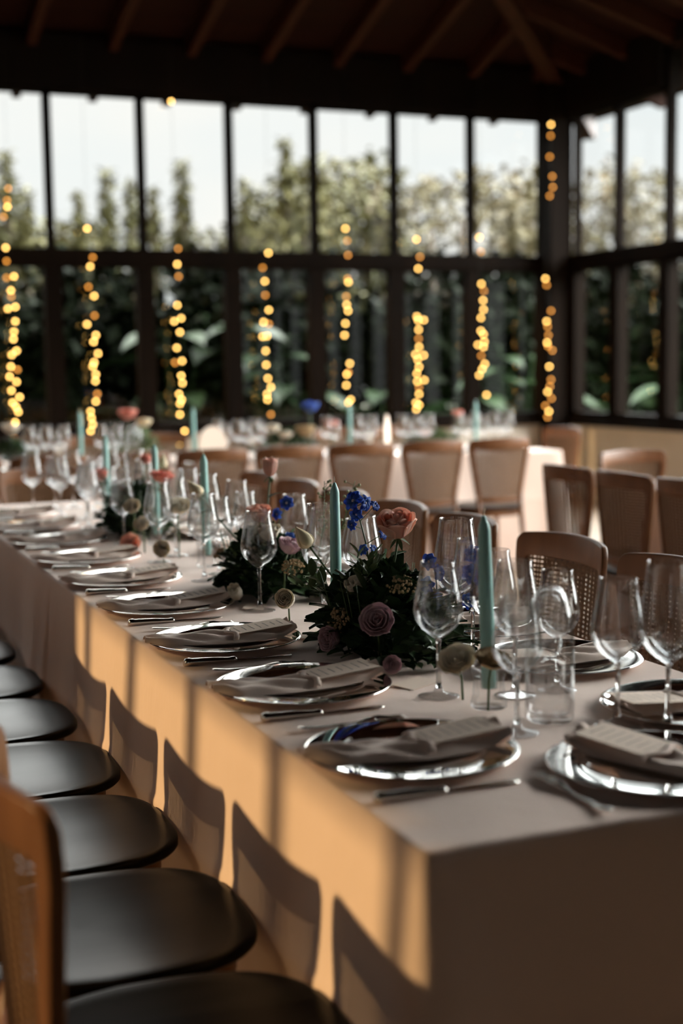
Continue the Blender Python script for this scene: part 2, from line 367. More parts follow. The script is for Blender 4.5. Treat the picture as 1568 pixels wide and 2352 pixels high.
for t in (-.9, TT):
    for sx in (-.05, .05):
        for dz in (-.2, .03): vs.append((XR-t+sx, YB-t-sx, zr(t)+dz))
obj('hip_rafter', MB().add(vs, [(0, 1, 3, 2), (4, 6, 7, 5), (0, 4, 5, 1), (2, 3, 7, 6), (1, 5, 7, 3), (0, 2, 6, 4)]), M['rafter'], ceil, False)

# ------------------------------------------------------------------ tablecloths
def cloth(name, x0, x1, y0, y1, h, label, group, seed, amp=.022, flare=0.05, crease=True, dens=.02):
    rn = random.Random(seed); rc = .012
    pts = []                                        # (x, y, nx, ny, s, cornerness)
    def side(ax, ay, bx_, by_, nx, ny):
        L = math.hypot(bx_-ax, by_-ay); n = max(8, int(L/dens))
        for i in range(n):
            t = i/n; d = min(t*L, (1-t)*L); pts.append((ax+(bx_-ax)*t, ay+(by_-ay)*t, nx, ny, d))
    def corner(cx, cy_, a0):
        for i in range(5):
            a = a0+PI/2*i/5; pts.append((cx+rc*math.cos(a), cy_+rc*math.sin(a), math.cos(a), math.sin(a), 0))
    side(x0+rc, y0, x1-rc, y0, 0, -1); corner(x1-rc, y0+rc, -PI/2)
    side(x1, y0+rc, x1, y1-rc, 1, 0); corner(x1-rc, y1-rc, 0)
    side(x1-rc, y1, x0+rc, y1, 0, 1); corner(x0+rc, y1-rc, PI/2)
    side(x0, y1-rc, x0, y0+rc, -1, 0); corner(x0+rc, y0+rc, PI)
    ph = [rn.uniform(0, 6.28) for _ in range(6)]; fr = [3.1, 5.3, 8.7, 13.1, 19.0, 1.3]
    lv = [(-.010, 0, 0), (-.006, .0003, 0), (-.0015, .0022, 0), (0, .007, .02)] + [(0, d, 1) for d in (.03, .07, .12, .18, .24, .29, .305, .315, .33, .37, .43, .5, .58, .66, .72, h-.006)]
    vs, fs, n = [], [], len(pts)
    for (ins, dn, fa) in lv:
        q = dn/h
        for (x, y, nx, ny, d) in pts:
            s = x*1.7+y
            f = (math.sin(s*fr[0]+ph[0])+.8*math.sin(s*fr[1]+ph[1]+q*.6)+.5*math.sin(s*fr[2]+ph[2]-q)+.35*math.sin(s*fr[3]+ph[3]+q*1.5))/2.65
            f = max(f, -.6)+.6
            o = ins + (amp*f*q**.8 + .02*q + flare*q*math.exp(-(d/.09)**2)*.7 if fa else 0)
            if crease and fa: o += .004*math.exp(-((dn-.31)/.012)**2)
            vs.append((x+nx*o, y+ny*o, h-dn))
    m = len(lv)
    for i in range(m-1):
        for j in range(n):
            k2 = (j+1) % n; fs.append((i*n+j, (i+1)*n+j, (i+1)*n+k2, i*n+k2))
    fs.append(tuple(range(n))[::1])
    o = obj(name, MB().add(vs, fs), M['cloth']); tag(o, label, 'tablecloth', group)
    return o
TX0, TX1, TY0, TY1, TH = .70, 1.58, 1.476, 6.17, .76
TYM = 3.95
cloth('tablecloth', TX0, TX1, TY0, TYM, TH, 'beige floor length tablecloth on the near end of the main table, sunlit on its left', 'tablecloths of the main table', 3, amp=.02)
cloth('tablecloth', TX0+.004, TX1-.004, TYM+.002, TY1, TH-.002, 'beige tablecloth on the far end of the main table, hanging in closer folds', 'tablecloths of the main table', 5, amp=.035)
B2 = (.3, 4.8, 7.9, 8.98); B3 = (3.72, 4.62, 1.6, 5.66)
cloth('tablecloth', *B2, TH, 'pale tablecloth on the long table standing across the room by the far windows', 'tablecloths of the back tables', 8, dens=.05)
cloth('tablecloth', *B3, TH, 'pale tablecloth on the table at the right behind dark cane chairs', 'tablecloths of the back tables', 9, dens=.05)

# ------------------------------------------------------------------ chairs (face +x)
BT = .88
def back_x(y, z): return -.178 - .075*(z-.46) + 1.15*y*y
def hw(z): return .150 + .060*min(1, max(0, (z-.47)/.33))       # half width of the back
def back_ring(inner):
    pts = []
    zb, zt = (.515, .815) if inner else (.485, BT)
    ins = .027 if inner else 0
    rcn = .018 if inner else .030
    w1 = lambda z: hw(z)-ins
    z = zb+.0
    # start at bottom centre going right (+y), fixed counts
    for i in range(6): pts.append((w1(zb)*i/6*1.0, zb))
    for i in range(12): zz = zb+(zt-rcn-zb)*i/12; pts.append((w1(zz), zz))
    ww = w1(zt-rcn)
    for i in range(8): a = PI/2*i/8; pts.append((ww-rcn+rcn*math.cos(a), zt-rcn+rcn*math.sin(a)))
    for i in range(6): pts.append(((ww-rcn)*(1-i/6), zt + (0 if inner else .008*(1-((1-i/6))**2))))
    half = pts
    return half + [(0, zt+(0 if inner else .008))] + [(-y, z) for (y, z) in reversed(half[1:])]
def make_chair():
    t = thing('dining_chair', 'chair', 'chair')
    # seat: round fronted board with a shallow dish
    def outline(k):
        a = 2*PI*k/64; c, s = math.cos(a), math.sin(a)
        e = 3.4 if c > 0 else 3.0
        x = math.copysign(abs(c)**(2/e), c); y = math.copysign(abs(s)**(2/e), s)
        return (.270*x if x > 0 else .195*x, y*(.229-.030*(x < 0)*abs(x)-.012*(x > 0)*x*x))
    o64 = [outline(k) for k in range(64)]
    mb = MB(); vs = []; rings = [(.0001, .4535), (.3, .454), (.6, .456), (.85, .4595), (.95, .4615), (.985, .4605), (1, .457), (1, .447), (.98, .441), (.9, .439), (.0001, .439)]
    for (q, z) in rings: vs += [(x*q, y*q, z) for (x, y) in o64]
    mb.add(vs, [(i*64+j, (i+1)*64+j, (i+1)*64+(j+1) % 64, i*64+(j+1) % 64) for i in range(len(rings)-1) for j in range(64)])
    obj('seat', mb, M['seat'], t)
    mb = MB(); vs = []; rings = [(.88, .439), (.88, .395), (.80, .395), (.80, .439)]
    for (q, z) in rings: vs += [(x*q, y*q, z) for (x, y) in o64]
    mb.add(vs, [(i*64+j, ((i+1) % 4)*64+j, ((i+1) % 4)*64+(j+1) % 64, i*64+(j+1) % 64) for i in range(4) for j in range(64)])
    obj('apron', mb, M['wood'], t, bevel=.002)
    for sy in (-1, 1):
        obj('leg', MB().tube([(.165, sy*.165, 0), (.145, sy*.145, .25), (.135, sy*.135, .438)], [.011, .014, .018], 12), M['wood'], t)
    for sy in (-1, 1):
        obj('leg', MB().tube([(-.245, sy*.165, 0), (-.20, sy*.150, .22), (-.175, sy*.143, .42), (back_x(.145, .5)-.006, sy*.150, .53)], [.012, .015, .017, .013], 12), M['wood'], t)
    fo, fi = back_ring(False), back_ring(True); n = len(fo); th = .010
    vs = []
    for ring, d in ((fo, th), (fi, th), (fi, -th), (fo, -th)):
        vs += [(back_x(y, z)+d, y, z) for (y, z) in ring]
    fs = [(i*n+j, i*n+(j+1) % n, ((i+1) % 4)*n+(j+1) % n, ((i+1) % 4)*n+j) for i in range(4) for j in range(n)]
    obj('back_frame', MB().add(vs, fs), M['wood'], t, True, bevel=.0035)
    # the cane webbing, strand by strand
    mb = MB(); p = .0125; hwid = .0039
    z = .519
    while z < .814:
        wd = hw(z)-.024; m = 12; vs = []
        if z > .80: wd -= .010*((z-.80)/.015)**2
        for i in range(m+1):
            y = -wd+2*wd*i/m
            for dz in (-hwid, hwid):
                for dx in (-.0009, .0009): vs.append((back_x(y, z)+dx, y, z+dz))
        fs = []
        for i in range(m):
            a, b = i*4, i*4+4
            fs += [(a, a+2, b+2, b), (a+1, b+1, b+3, a+3), (a+2, a+3, b+3, b+2), (a, b, b+1, a+1)]
        mb.add(vs, fs); z += p
    k = -16
    while k <= 16:
        y = k*p; zs = [zz for zz in [.512+.307*i/10 for i in range(11)] if hw(zz)-.024 > abs(y)]
        if len(zs) > 1:
            zt_ = .819 - (.012 if abs(y) > .175 else 0); zs[-1] = min(zs[-1], zt_); vs = []
            for z in zs:
                for dy in (-hwid, hwid):
                    for dx in (-.0009, .0009): vs.append((back_x(y, z)+dx+.0012*(1 if k % 2 else -1), y+dy, z))
            fs = []
            for i in range(len(zs)-1):
                a, b = i*4, i*4+4
                fs += [(a, b, b+2, a+2), (a+1, a+3, b+3, b+1), (a+2, b+2, b+3, a+3), (a, a+1, b+1, b)]
            mb.add(vs, fs)
        k += 1
    obj('cane_panel', mb, M['cane'], t, False)
    return t
chair = make_chair()
GL = 'chairs along the left side of the main table'
for i in range(10):
    lab = 'black seated cane chair on the left of the main table, %s the camera' % (nth(i)+' from' if i else 'nearest to')
    place(chair, lab, (.412-.003*i, 1.68+.465*i, 0), random.uniform(-.02, .02), GL)
GR = 'chairs along the right side of the main table'
for i, y in enumerate([1.72, 2.20, 2.68, 3.17, 3.74, 4.21, 4.70, 5.2, 5.7]):
    place(chair, 'dark cane back chair on the right of the main table, %s' % (nth(i)+(' from the camera' if i else ' to the camera')), (1.765, y, 0), PI+random.uniform(-.04, .04), GR)
place(chair, 'dark wooden cane back chair at the far head of the main table', (1.14, 6.36, 0), -PI/2)
GB = 'chairs in front of the table by the far windows'
for i in range(9):
    place(chair, 'brown cane chair in the row before the long back table, %s from right' % (nth(i) if i else 'first'), (4.11-.46*i, 7.66, 0), PI/2+random.uniform(-.03, .03), GB)
place(chair, 'brown cane back chair at the right end of the long back table', (4.95, 8.40, 0), PI+.1)
GC = 'chairs on the left side of the right hand table'
for i in range(4):
    place(chair, 'dark cane chair on the left side of the right hand table, %s' % ['farthest of its row', 'second from far end', 'third from far end', 'fourth from far end'][i], (3.45, 5.37-.45*i, 0), 0, GC)
place(chair, 'brown cane back chair at the far head of the right hand table', (4.1, 5.87, 0), -PI/2+.08)
for i in range(9):
    x = .6+.46*i
    place(chair, 'brown cane chair behind the long back table, %s from left' % (nth(i) if i else 'first'), (x, 9.22, 0), -PI/2, 'chairs on the window side of the back table')

# ------------------------------------------------------------------ tableware prototypes (z = 0 is the cloth)
def make_charger():
    p = [(0, .0), (.098, .0), (.104, .003), (.114, .0100), (.158, .0118), (.1645, .0118), (.166, .0128), (.1645, .0142), (.160, .0142), (.150, .0136), (.120, .0129), (.1155, .0124), (.111, .0090), (.105, .0070), (.090, .0054), (.06, .0036), (.03, .0026), (0, .0023)]
    o = obj('charger_plate', MB().lathe(p, 96), M['silver']); return tag(o, 'plate', 'charger plate')
def make_knife():
    t = thing('table_knife', 'knife', 'knife')
    # lies along +x, handle end at -x
    def sec(x, w_, h_, n=12): return [(x, w_*math.cos(2*PI*k/n), h_+h_*math.sin(2*PI*k/n)) for k in range(n)]
    def loft(mb, secs, n=12):
        vs = sum(secs, []); fs = [(i*n+j, i*n+(j+1) % n, (i+1)*n+(j+1) % n, (i+1)*n+j) for i in range(len(secs)-1) for j in range(n)]
        fs += [tuple(range(n))[::-1], tuple(range((len(secs)-1)*n, len(secs)*n))]; return mb.add(vs, fs)
    h = loft(MB(), [sec(-.115, .006, .005), sec(-.112, .0105, .0075), (sec(-.104, .0115, .0082)), sec(-.100, .0100, .0074), sec(-.06, .0090, .0068), sec(-.02, .0065, .005), sec(-.014, .0085, .0055), sec(-.009, .0085, .0055), sec(-.005, .0055, .0042)])
    obj('handle', h, M['steel'], t)
    vs = []
    for i in range(13):
        x = -.006+.118*i/12; q = i/12
        up = .0055+.002*q-(.0075*max(0, q-.82)/.18)**1; dn = -.0055-.004*math.sin(q*PI*.6)
        if q > .9: dn += .006*(q-.9)/.1
        vs += [(x, up, .0040), (x, up, .0025), (x, dn, .0024), (x, dn, .0030)]
    fs = [(i*4+j, i*4+(j+1) % 4, (i+1)*4+(j+1) % 4, (i+1)*4+j) for i in range(12) for j in range(4)]+[(3, 2, 1, 0), (48, 49, 50, 51)]
    obj('blade', MB().add(vs, fs), M['steel'], t)
    return t
def make_fork():
    t = thing('table_fork', 'fork', 'fork')
    # handle: flat bar with arched section, handle end at -x
    def zc(x): return .0035+.010*math.sin(max(0, min(1, (x+.01)/.11))*PI)*.55+.003*math.exp(-((x+.1)/.02)**2)
    vs = []; n = 26
    for i in range(n+1):
        x = -.105+.135*i/n; q = i/n
        wd = .0088*(1-q)**1.0+.0026 if q < .75 else .0045+.0085*((q-.75)/.25)**.8
        if q < .04: wd *= .6+10*q
        for (a, b) in ((-1, 0), (-.5, .0016), (.5, .0016), (1, 0), (0, -.0012)): vs.append((x, a*wd, zc(x)+b))
    fs = [(i*5+j, i*5+(j+1) % 5, (i+1)*5+(j+1) % 5, (i+1)*5+j) for i in range(n) for j in range(5)]+[(4, 3, 2, 1, 0), tuple(n*5+j for j in range(5))]
    obj('handle', MB().add(vs, fs), M['steel'], t)
    mb = MB()
    for k in range(4):
        y = (k-1.5)*.0068; mb.tube([(.028, y*.8, zc(.03)), (.042, y, zc(.042)-.0005), (.06, y, zc(.06)-.003), (.078, y*.95, .0030+.002), (.086, y*.9, .0065)], [.0016, .0015, .0014, .0012, .0006], 6)
    mb.grid(lambda u, v: (.024+.012*u, (v-.5)*.0225, zc(.03)+.0008*math.cos((v-.5)*3)), 2, 6)
    mb.grid(lambda u, v: (.036-.012*u, (v-.5)*.0225, zc(.03)-.0014), 2, 6)
    obj('tines', mb, M['steel'], t)
    return t
def glass_profile(h, rim, bowl, stem_h, foot, zb):
    """outer then inner wall of a stemmed glass; zb height of widest point"""
    P = [(.0006, 0), (foot*.6, .0), (foot-.001, .0004), (foot, .0013), (foot-.002, .0022), (foot*.55, .0045), (foot*.25, .0085), (.0062, .016), (.0042, .030), (.0036, stem_h*.55), (.0040, stem_h-.012), (.0068, stem_h-.002)]
    n = 16
    for i in range(1, n+1):
        q = i/n; z = stem_h+(h-stem_h)*q
        P.append((bowl_r(z, h, rim, bowl, stem_h, zb), z))
    P.append((rim-.0006, h+.0006))
    for i in range(n, 0, -1):
        q = i/n; z = stem_h+(h-stem_h)*q
        P.append((max(.0006, bowl_r(z, h, rim, bowl, stem_h, zb)-.0013), z+(.0035*(1-q)**4)))
    P.append((.0006, stem_h+.004))
    return P
def bowl_r(z, h, rim, bowl, s, zb):
    if z < zb:
        q = (z-s)/(zb-s); return .006+(bowl-.006)*math.sin(q*PI/2)**.72
    q = (z-zb)/(h-zb); return bowl+(rim-bowl)*(q*q*(3-2*q)*.55+q*.45)
def make_wine(h=.245, rim=.031, bowl=.045, s=.108, foot=.038, zb=.158):
    P = glass_profile(h, rim, bowl, s, foot, zb); t = thing('wine_glass', 'glass', 'wine glass')
    cut = 11; end = len(P)-1
    obj('bowl', MB().lathe([(.0068, s-.002)]+P[12:end+1]+[(.0006, s-.002)], 40), M['thin'], t)
    obj('stem', MB().lathe([(.0004, .014)]+P[7:12]+[(.0004, s-.0022)], 20), M['glass'], t)
    obj('foot', MB().lathe([(.0004, .0010)]+[(a, max(b, .0010)) for a, b in P[1:8]]+[(.0004, .0158)], 40), M['thin'], t)
    return t
def make_candle(hh=.30, r0=.0125, r1=.0105):
    t = thing('taper_candle', 'candle', 'candle')
    obj('wax', MB().lathe([(.0005, 0), (r0*.9, 0), (r0, .004), (r0, hh*.5), (r1, hh-.022), (r1*.85, hh-.015), (.003, hh), (.0005, hh+.001)], 24), M['candle'], t)
    obj('wick', MB().tube([(0, 0, hh), (.0005, 0, hh+.008), (.003, 0, hh+.014)], [.0011, .001, .0006], 6), M['wick'], t)
    return t
def make_holder():
    p = [(.001, 0), (.030, 0), (.032, .003), (.032, .010), (.029, .016), (.0265, .05), (.031, .068), (.0315, .074), (.0295, .074), (.0285, .068), (.0150, .062), (.0150, .034), (.001, .034)]
    o = obj('candle_holder', MB().lathe([(a, max(b, .0008)) for a, b in p], 32), M['thin']); return tag(o, 'holder', 'candle holder')
def make_napkin(seed=1):
    """folded linen napkin lying along x, with a deckle edged menu card tucked in its pocket"""
    rn = random.Random(seed); t = thing('folded_napkin', 'napkin', 'napkin')
    ph = [rn.uniform(0, 6) for _ in range(6)]
    def top(u, v):
        x = -.168+.325*u; q = v*2-1
        wd = .050+.008*math.sin(u*4+ph[0])-.026*math.exp(-(u/.10)**2)
        e = (1-abs(q)**5)
        z = .012*e*(1-.35*u)*(1-.5*math.exp(-(u/.06)**2)) + .0035*math.sin(q*7+u*9+ph[1])*e + .003*math.sin(u*23+q*5+ph[2])*e
        z += .010*max(0, 1-u/.15)*math.cos(q*9)*e*.5 + .012*max(0, u-.9)/.1 - .007*(1-abs(2*u-1)**3)
        return (x, q*wd+.006*math.sin(u*6+ph[3]), z+.0035)
    mb = MB().grid(top, 44, 22)
    mb.grid(lambda u, v: (lambda p: (p[0], p[1], .0015+.012*max(0, u-.9)/.1*.6-.007*(1-abs(2*u-1)**3)))(top(u, 1-v)), 44, 22)
    obj('linen', mb, M['napkin'], t)
    # the open pocket lip across the middle
    lip = MB().grid(lambda u, v: (.012+.012*u+.006*math.sin(v*9), (v-.5)*.106, (.0105+.0030*math.sin(u*PI)+.002*math.sin(v*8)-.009*abs(v*2-1)**4)), 4, 16)
    obj('pocket_lip', lip, M['napkin'], t, solid=.002)
    c = MB(); A = Matrix.Translation((.085, .004, .0165)) @ Matrix.Rotation(-.09, 4, 'Y') @ Matrix.Rotation(.05, 4, 'Z')
    c.box((0, 0, 0), (.125, .084, .0012), A)
    card = obj('menu_card', c, M['card'], t, False)
    ink = MB()
    for r_ in range(7):
        L = .016+.012*rn.random(); x = -.052+.0165*r_
        if x > .06: break
        pts = [(x+.0016*math.sin(k*1.9+r_), -L+2*L*k/22, .0009) for k in range(23)]
        pts = [A @ Vector(p) for p in pts]
        ink.tube(pts, .00022, 4)
    obj('handwritten_lines', ink, M['ink'], card, False)
    return t
charger, knife, fork = make_charger(), make_knife(), make_fork()
wine, wine2 = make_wine(), make_wine(.222, .0285, .041, .098, .036, .142)
wine3 = make_wine(.272, .036, .050, .108, .040, .165)
candle, holder = make_candle(), make_holder()
naps = [make_napkin(i) for i in range(3)]
def make_place_card():
    t = thing('place_card', 'card', 'place card')
    A = Matrix.Rotation(.06, 4, 'X')
    obj('card', MB().box((0, 0, .0022), (.085, .05, .0014), A), M['card'], t, False)
    return t
pcard = make_place_card()

# ------------------------------------------------------------------ main table settings
LX, RX, Y0, PSP = .868, 1.42, 1.865, .4736
def setting(cx, cy, rz, where, n, grp, z=TH, k=0, cards=True):
    """rz = 0: guest sits at -x and looks to +x"""
    c, s = math.cos(rz), math.sin(rz)
    L = lambda x, y: (cx+c*x-s*y, cy+s*x+c*y)
    place(charger, 'silver charger plate %s' % where, (cx, cy, z), 0, 'charger plates '+grp)
    nz_ = naps[n % 3]
    place(nz_, 'napkin and menu card %s' % where, (*L(-.005, .006), z+.0125), rz+random.uniform(-.06, .06), 'napkins '+grp)
    place(knife, 'silver knife %s' % where, (*L(-.030, -.190), z), rz+random.uniform(-.03, .05), 'knives '+grp)
    place(fork, 'silver fork %s' % where, (*L(-.005, .198), z), rz+random.uniform(-.05, .03), 'forks '+grp)
for k in range(9):
    yk = Y0+PSP*k
    w_ = 'on the left of the main table, %s' % (nth(k)+(' from' if k else ' to')+' the near corner')
    setting(LX, yk, 0, w_, k, 'along the left side of the main table')
RY = [1.94, 2.33, 2.78, 3.25, 3.72, 4.20, 4.67, 5.14, 5.62]
for j, y in enumerate(RY):
    if j == 0:
        place(charger, 'round silver charger plate on the right side of the main table, nearest to the camera', (RX+.01, y-.03, TH), 0, 'charger plates along the right side of the main table')
        place(naps[1], 'folded beige napkin on the nearest charger of the right side', (RX, y-.02, TH+.0125), PI, 'napkins along the right side of the main table')
    elif j == 1:
        place(charger, 'round silver charger plate on the right side of the main table, second from the camera', (RX-.01, y, TH), 0, 'charger plates along the right side of the main table')
        place(naps[2], 'folded beige napkin on the second charger of the right side', (RX-.01, y, TH+.0125), PI+.1, 'napkins along the right side of the main table')
    else: setting(RX, y, PI, 'on the right of the main table, %s from the camera' % nth(j), j, 'along the right side of the main table')
# the seat at the near head of the table
place(charger, 'round silver charger plate at the near head of the main table, right foreground', (1.165, 1.645, TH), 0)
place(naps[0], 'folded beige napkin with menu card on the charger at the near head of the table', (1.185, 1.64, TH+.0125), PI/2+.35)
f0 = atZ(1400, 1868, TH); f1 = atZ(1195, 1760, TH)
place(fork, 'silver table fork at the near table corner, left of the foreground charger', ((f0.x+f1.x)/2-.005, (f0.y+f1.y)/2-.02, TH), math.atan2(f1.y-f0.y, f1.x-f0.x)*.35+PI/2*.65)

GG = 'wine glasses on the main table'
G = [(wine, 1.070, 2.180, 'clear wine glass before the dark foliage, left of the near green candle'),
     (wine2, 1.075, 1.905, 'clear wine glass in the blurred foreground between plate and near candle'),
     (wine, 1.195, 2.125, 'clear wine glass just right of the near green candle'),
     (wine, 1.245, 1.875, 'clear wine glass behind the foreground charger, right of the glass carafe'),
     (wine3, 1.315, 1.835, 'large clear glass at the right edge behind the foreground charger'),
     (wine2, 1.285, 2.130, 'clear wine glass before the second right hand charger'),
     (wine, 1.270, 2.430, 'clear wine glass behind the near green candle by the blue delphinium'),
     (wine3, 1.300, 2.560, 'large clear glass at the right of the near flower arrangement'),
     (wine, 1.230, 2.270, 'clear wine glass in the cluster right of the near candle'),
     (wine, 1.062, 3.145, 'sharp clear wine glass in front of the second flower arrangement'),
     (wine3, 1.165, 2.985, 'large clear glass behind the leaning cream rosebud'),
     (wine, 1.245, 2.930, 'clear wine glass by the second green candle'),
     (wine2, 1.285, 3.060, 'small clear wine glass right of the second green candle'),
     (wine, 1.285, 3.500, 'clear wine glass behind the second flower arrangement'),
     (wine2, 1.300, 3.330, 'small clear wine glass at the right of the second arrangement'),
     (wine, 1.075, 3.660, 'clear wine glass left of the second flower arrangement'),
     (wine2, 1.150, 3.760, 'small clear wine glass beyond the second flower arrangement'),
     (wine, 1.057, 4.080, 'left clear wine glass of the blurred pair before the third arrangement'),
     (wine, 1.140, 4.190, 'right clear wine glass of the blurred pair before the third arrangement'),
     (wine2, 1.270, 3.880, 'small clear glass on the right behind the third green candle'),
     (wine, 1.290, 4.020, 'clear wine glass beside the third candle'),
     (wine, 1.280, 4.300, 'clear wine glass right of the third arrangement'),
     (wine2, 1.060, 4.560, 'small clear wine glass left of the third arrangement'),
     (wine, 1.290, 4.560, 'clear wine glass behind the third arrangement'),
     (wine2, 1.300, 4.760, 'small clear wine glass behind the third arrangement'),
     (wine, 1.050, 5.080, 'clear wine glass beyond the third arrangement'),
     (wine2, 1.140, 5.130, 'small clear wine glass beyond the third arrangement'),
     (wine, 1.270, 5.100, 'clear wine glass at the right beyond the third arrangement'),
     (wine, 1.030, 5.520, 'clear wine glass near the far end of the table'),
     (wine2, 1.110, 5.400, 'small clear wine glass near the far end of the table'),
     (wine, 1.270, 5.500, 'clear wine glass near the far right end of the table'),
     (wine2, 1.190, 5.620, 'small clear wine glass just short of the glasses at the far table end'),
     (wine, .965, 5.780, 'leftmost clear wine glass at the far end of the main table'),
     (wine2, 1.060, 5.800, 'small clear wine glass beside the leftmost far glass'),
     (wine, 1.150, 5.860, 'clear wine glass in the middle of the far table end'),
     (wine2, 1.240, 5.800, 'small clear wine glass at the far table end'),
     (wine, 1.320, 5.880, 'rightmost clear wine glass at the far table end'),
     (wine3, 1.290, 5.320, 'large clear glass near the far end on the right')]
for p, x, y, lab in G: place(p, lab, (x, y, TH), random.uniform(0, 3), GG)
# clear carafe with a stopper shaped dome
car = [(.001, 0), (.036, 0), (.040, .006), (.041, .03), (.041, .09), (.0405, .14), (.038, .175), (.031, .205), (.020, .222), (.008, .229), (.001, .230), (.001, .226), (.019, .218), (.029, .202), (.0355, .174), (.038, .14), (.0385, .09), (.038, .03), (.034, .014), (.02, .011), (.001, .016)]
tag(obj('glass_cloche', MB().lathe([(a, max(b, .0008)) for a, b in car], 40), M['thin'], loc=(1.165, 1.955, TH)), 'tall clear glass dome between the foreground wine glasses', 'glass dome')

GCN = 'green taper candles on the main table'
for i, (x, y) in enumerate([(1.115, 2.075), (1.130, 2.815), (1.160, 3.92), (1.160, 4.50), (1.160, 5.26)]):
    where = ['nearest to the camera', 'rising beside the blue delphinium', 'third along the table', 'fourth along the table', 'fifth along the table'][i]
    place(holder, 'small clear glass holder of the candle %s' % where, (x, y, TH), 0, 'candle holders on the main table')
    place(candle, 'sea green taper candle %s' % where, (x, y, TH+.0345), 0, GCN, rot=(.012 if i == 0 else 0, -.035 if i == 0 else .01, i*1.3))
for i, (px, py) in enumerate([(955, 1572), (725, 1462), (585, 1395)]):
    p = atZ(px, py, TH)
    place(pcard, 'small cream place card lying on the cloth %s' % ['left of the front wine glass foot', 'at the edge of the near foliage', 'left of the sharp wine glass foot'][i], p, .5+.3*i, 'place cards on the main table')

# ------------------------------------------------------------------ flowers
def leafmesh(mb, base, d, up, L, W, curl=.3, n=4):
    d = Vector(d).normalized(); up = Vector(up); sd = d.cross(up)
    if sd.length < 1e-4: sd = d.orthogonal()
    sd.normalize(); nn = sd.cross(d)
    vs = []
    for i in range(n+1):
        q = i/n; w_ = W*math.sin(PI*min(1, q*.93+.05))**.8*(1-.25*q)
        c = Vector(base)+d*(L*q)-nn*(curl*L*q*q)
        vs += [c-sd*w_+nn*W*.25, c, c+sd*w_+nn*W*.25]
    fs = []
    for i in range(n):
        a = i*3; fs += [(a, a+1, a+4, a+3), (a+1, a+2, a+5, a+4)]
    mb.add(vs, fs)
def rose_bloom(R, H, open_, seed, layers=5):
    """layered cupped petals, centre at origin, base at z=0"""
    rn = random.Random(seed); mb = MB()
    k = 0
    for l in range(layers):
        q = l/(layers-1) if layers > 1 else 1
        r = R*(.22+.78*q*(.35+.65*open_)); npet = 3+l
        if open_ < .1: r = R*(.45+.45*q); npet = 3
        hgt = H*(1-.12*q*open_)
        for j in range(npet):
            a0 = 2*PI*j/npet+l*.9+rn.uniform(-.15, .15); span = (2*PI/npet)*(.95 if open_ > .1 else .8)+.35
            tilt = open_*q*.8+rn.uniform(-.05, .1)*open_; hh = hgt*rn.uniform(.92, 1.05); wv = rn.uniform(0, 6)
            def fn(u, v, a0=a0, span=span, r=r, tilt=tilt, hh=hh, wv=wv, q=q):
                s = (u-.5)*2; taper = math.sin(min(1, v*1.25+.22)*PI/2)
                top = 1-.22*abs(s)**2.4
                z = hh*v*top
                if open_ > .1: rr = r*(math.sin(min(1, v*1.5)*PI/2)**.55)*(1-.30*(1-open_)*max(0, v-.55)/.45)
                else: rr = r*1.08*max(.02, math.sin(PI*min(1, v*top+.02)**.62))**.8*(1-.30*v)
                rr += tilt*R*max(0, v-.45)**1.3*1.3 + .03*R*math.sin(s*6+wv)*v*open_
                z -= tilt*R*.35*max(0, v-.7)
                a = a0+s*span/2*taper
                return (rr*math.cos(a), rr*math.sin(a), z)
            mb.grid(fn, 8, 7)
    return mb
def orient(o, d, spin=0):
    q = Vector(d).normalized().to_track_quat('Z', 'Y'); o.rotation_euler = (q.to_matrix().to_4x4() @ Matrix.Rotation(spin, 4, 'Z')).to_euler()
def stem_rose(head, foot, col, R, H, open_, label, seed, direction=None, leaves=True, group=None, name='rose'):
    head, foot = Vector(head), Vector(foot)
    t = thing(name, label, 'flower', foot, group=group)
    d = Vector(direction) if direction else (head-foot)
    d.normalize(); hl = head-foot
    b = obj('bloom', rose_bloom(R, H, open_, seed), M[col], t, solid=.0006, loc=hl-d*H*.35)
    orient(b, d, seed)
    base = hl-d*H*.35; mid = hl*.5+Vector((0, 0, .0))+Vector((random.uniform(-.008, .008), random.uniform(-.008, .008), 0))
    pts = [Vector((0, 0, 0)), hl*.33+(mid-hl*.5)*.7, mid+(base-hl)*.3, base]
    obj('stem', MB().tube(pts, [.0026, .0024, .0022, .0026], 7), M['stem'], t)
    sp = MB()
    for k in range(5):
        a = k*2*PI/5; o1 = d.orthogonal().normalized(); o2 = d.cross(o1); v = o1*math.cos(a)+o2*math.sin(a)
        leafmesh(sp, base, (v*(1.1 if open_ > .3 else .8)-d*(.5 if open_ > .3 else .1)), d, R*.8, R*.14, .3)
    sp.sphere(base, R*.16, 8, 6)
    obj('sepal', sp, M['stem'], t)
    if leaves:
        lf = MB()
        for q in (.45, .62):
            p = hl*q; leafmesh(lf, p, (random.uniform(-1, 1), random.uniform(-.6, .6), .3), (0, 0, 1), .045, .014, .25)
        obj('leaf', lf, M['leaf'], t)
    return t
def flower_head(p, d, col, R, H, open_, label, seed, name='rose', group=None):
    """a bloom nestled in the foliage, with its short stem"""
    p = Vector(p); d = Vector(d).normalized()
    t = thing(name, label, 'flower', p-d*H*.5, group=group)
    b = obj('bloom', rose_bloom(R, H, open_, seed), M[col], t, solid=.0006); orient(b, d, seed)
    obj('stem', MB().tube([(0, 0, 0), -d*.025, Vector((-d.x*.035, -d.y*.035, TH+.001-(p-d*H*.5).z))], .0022, 6), M['stem'], t)
    return t
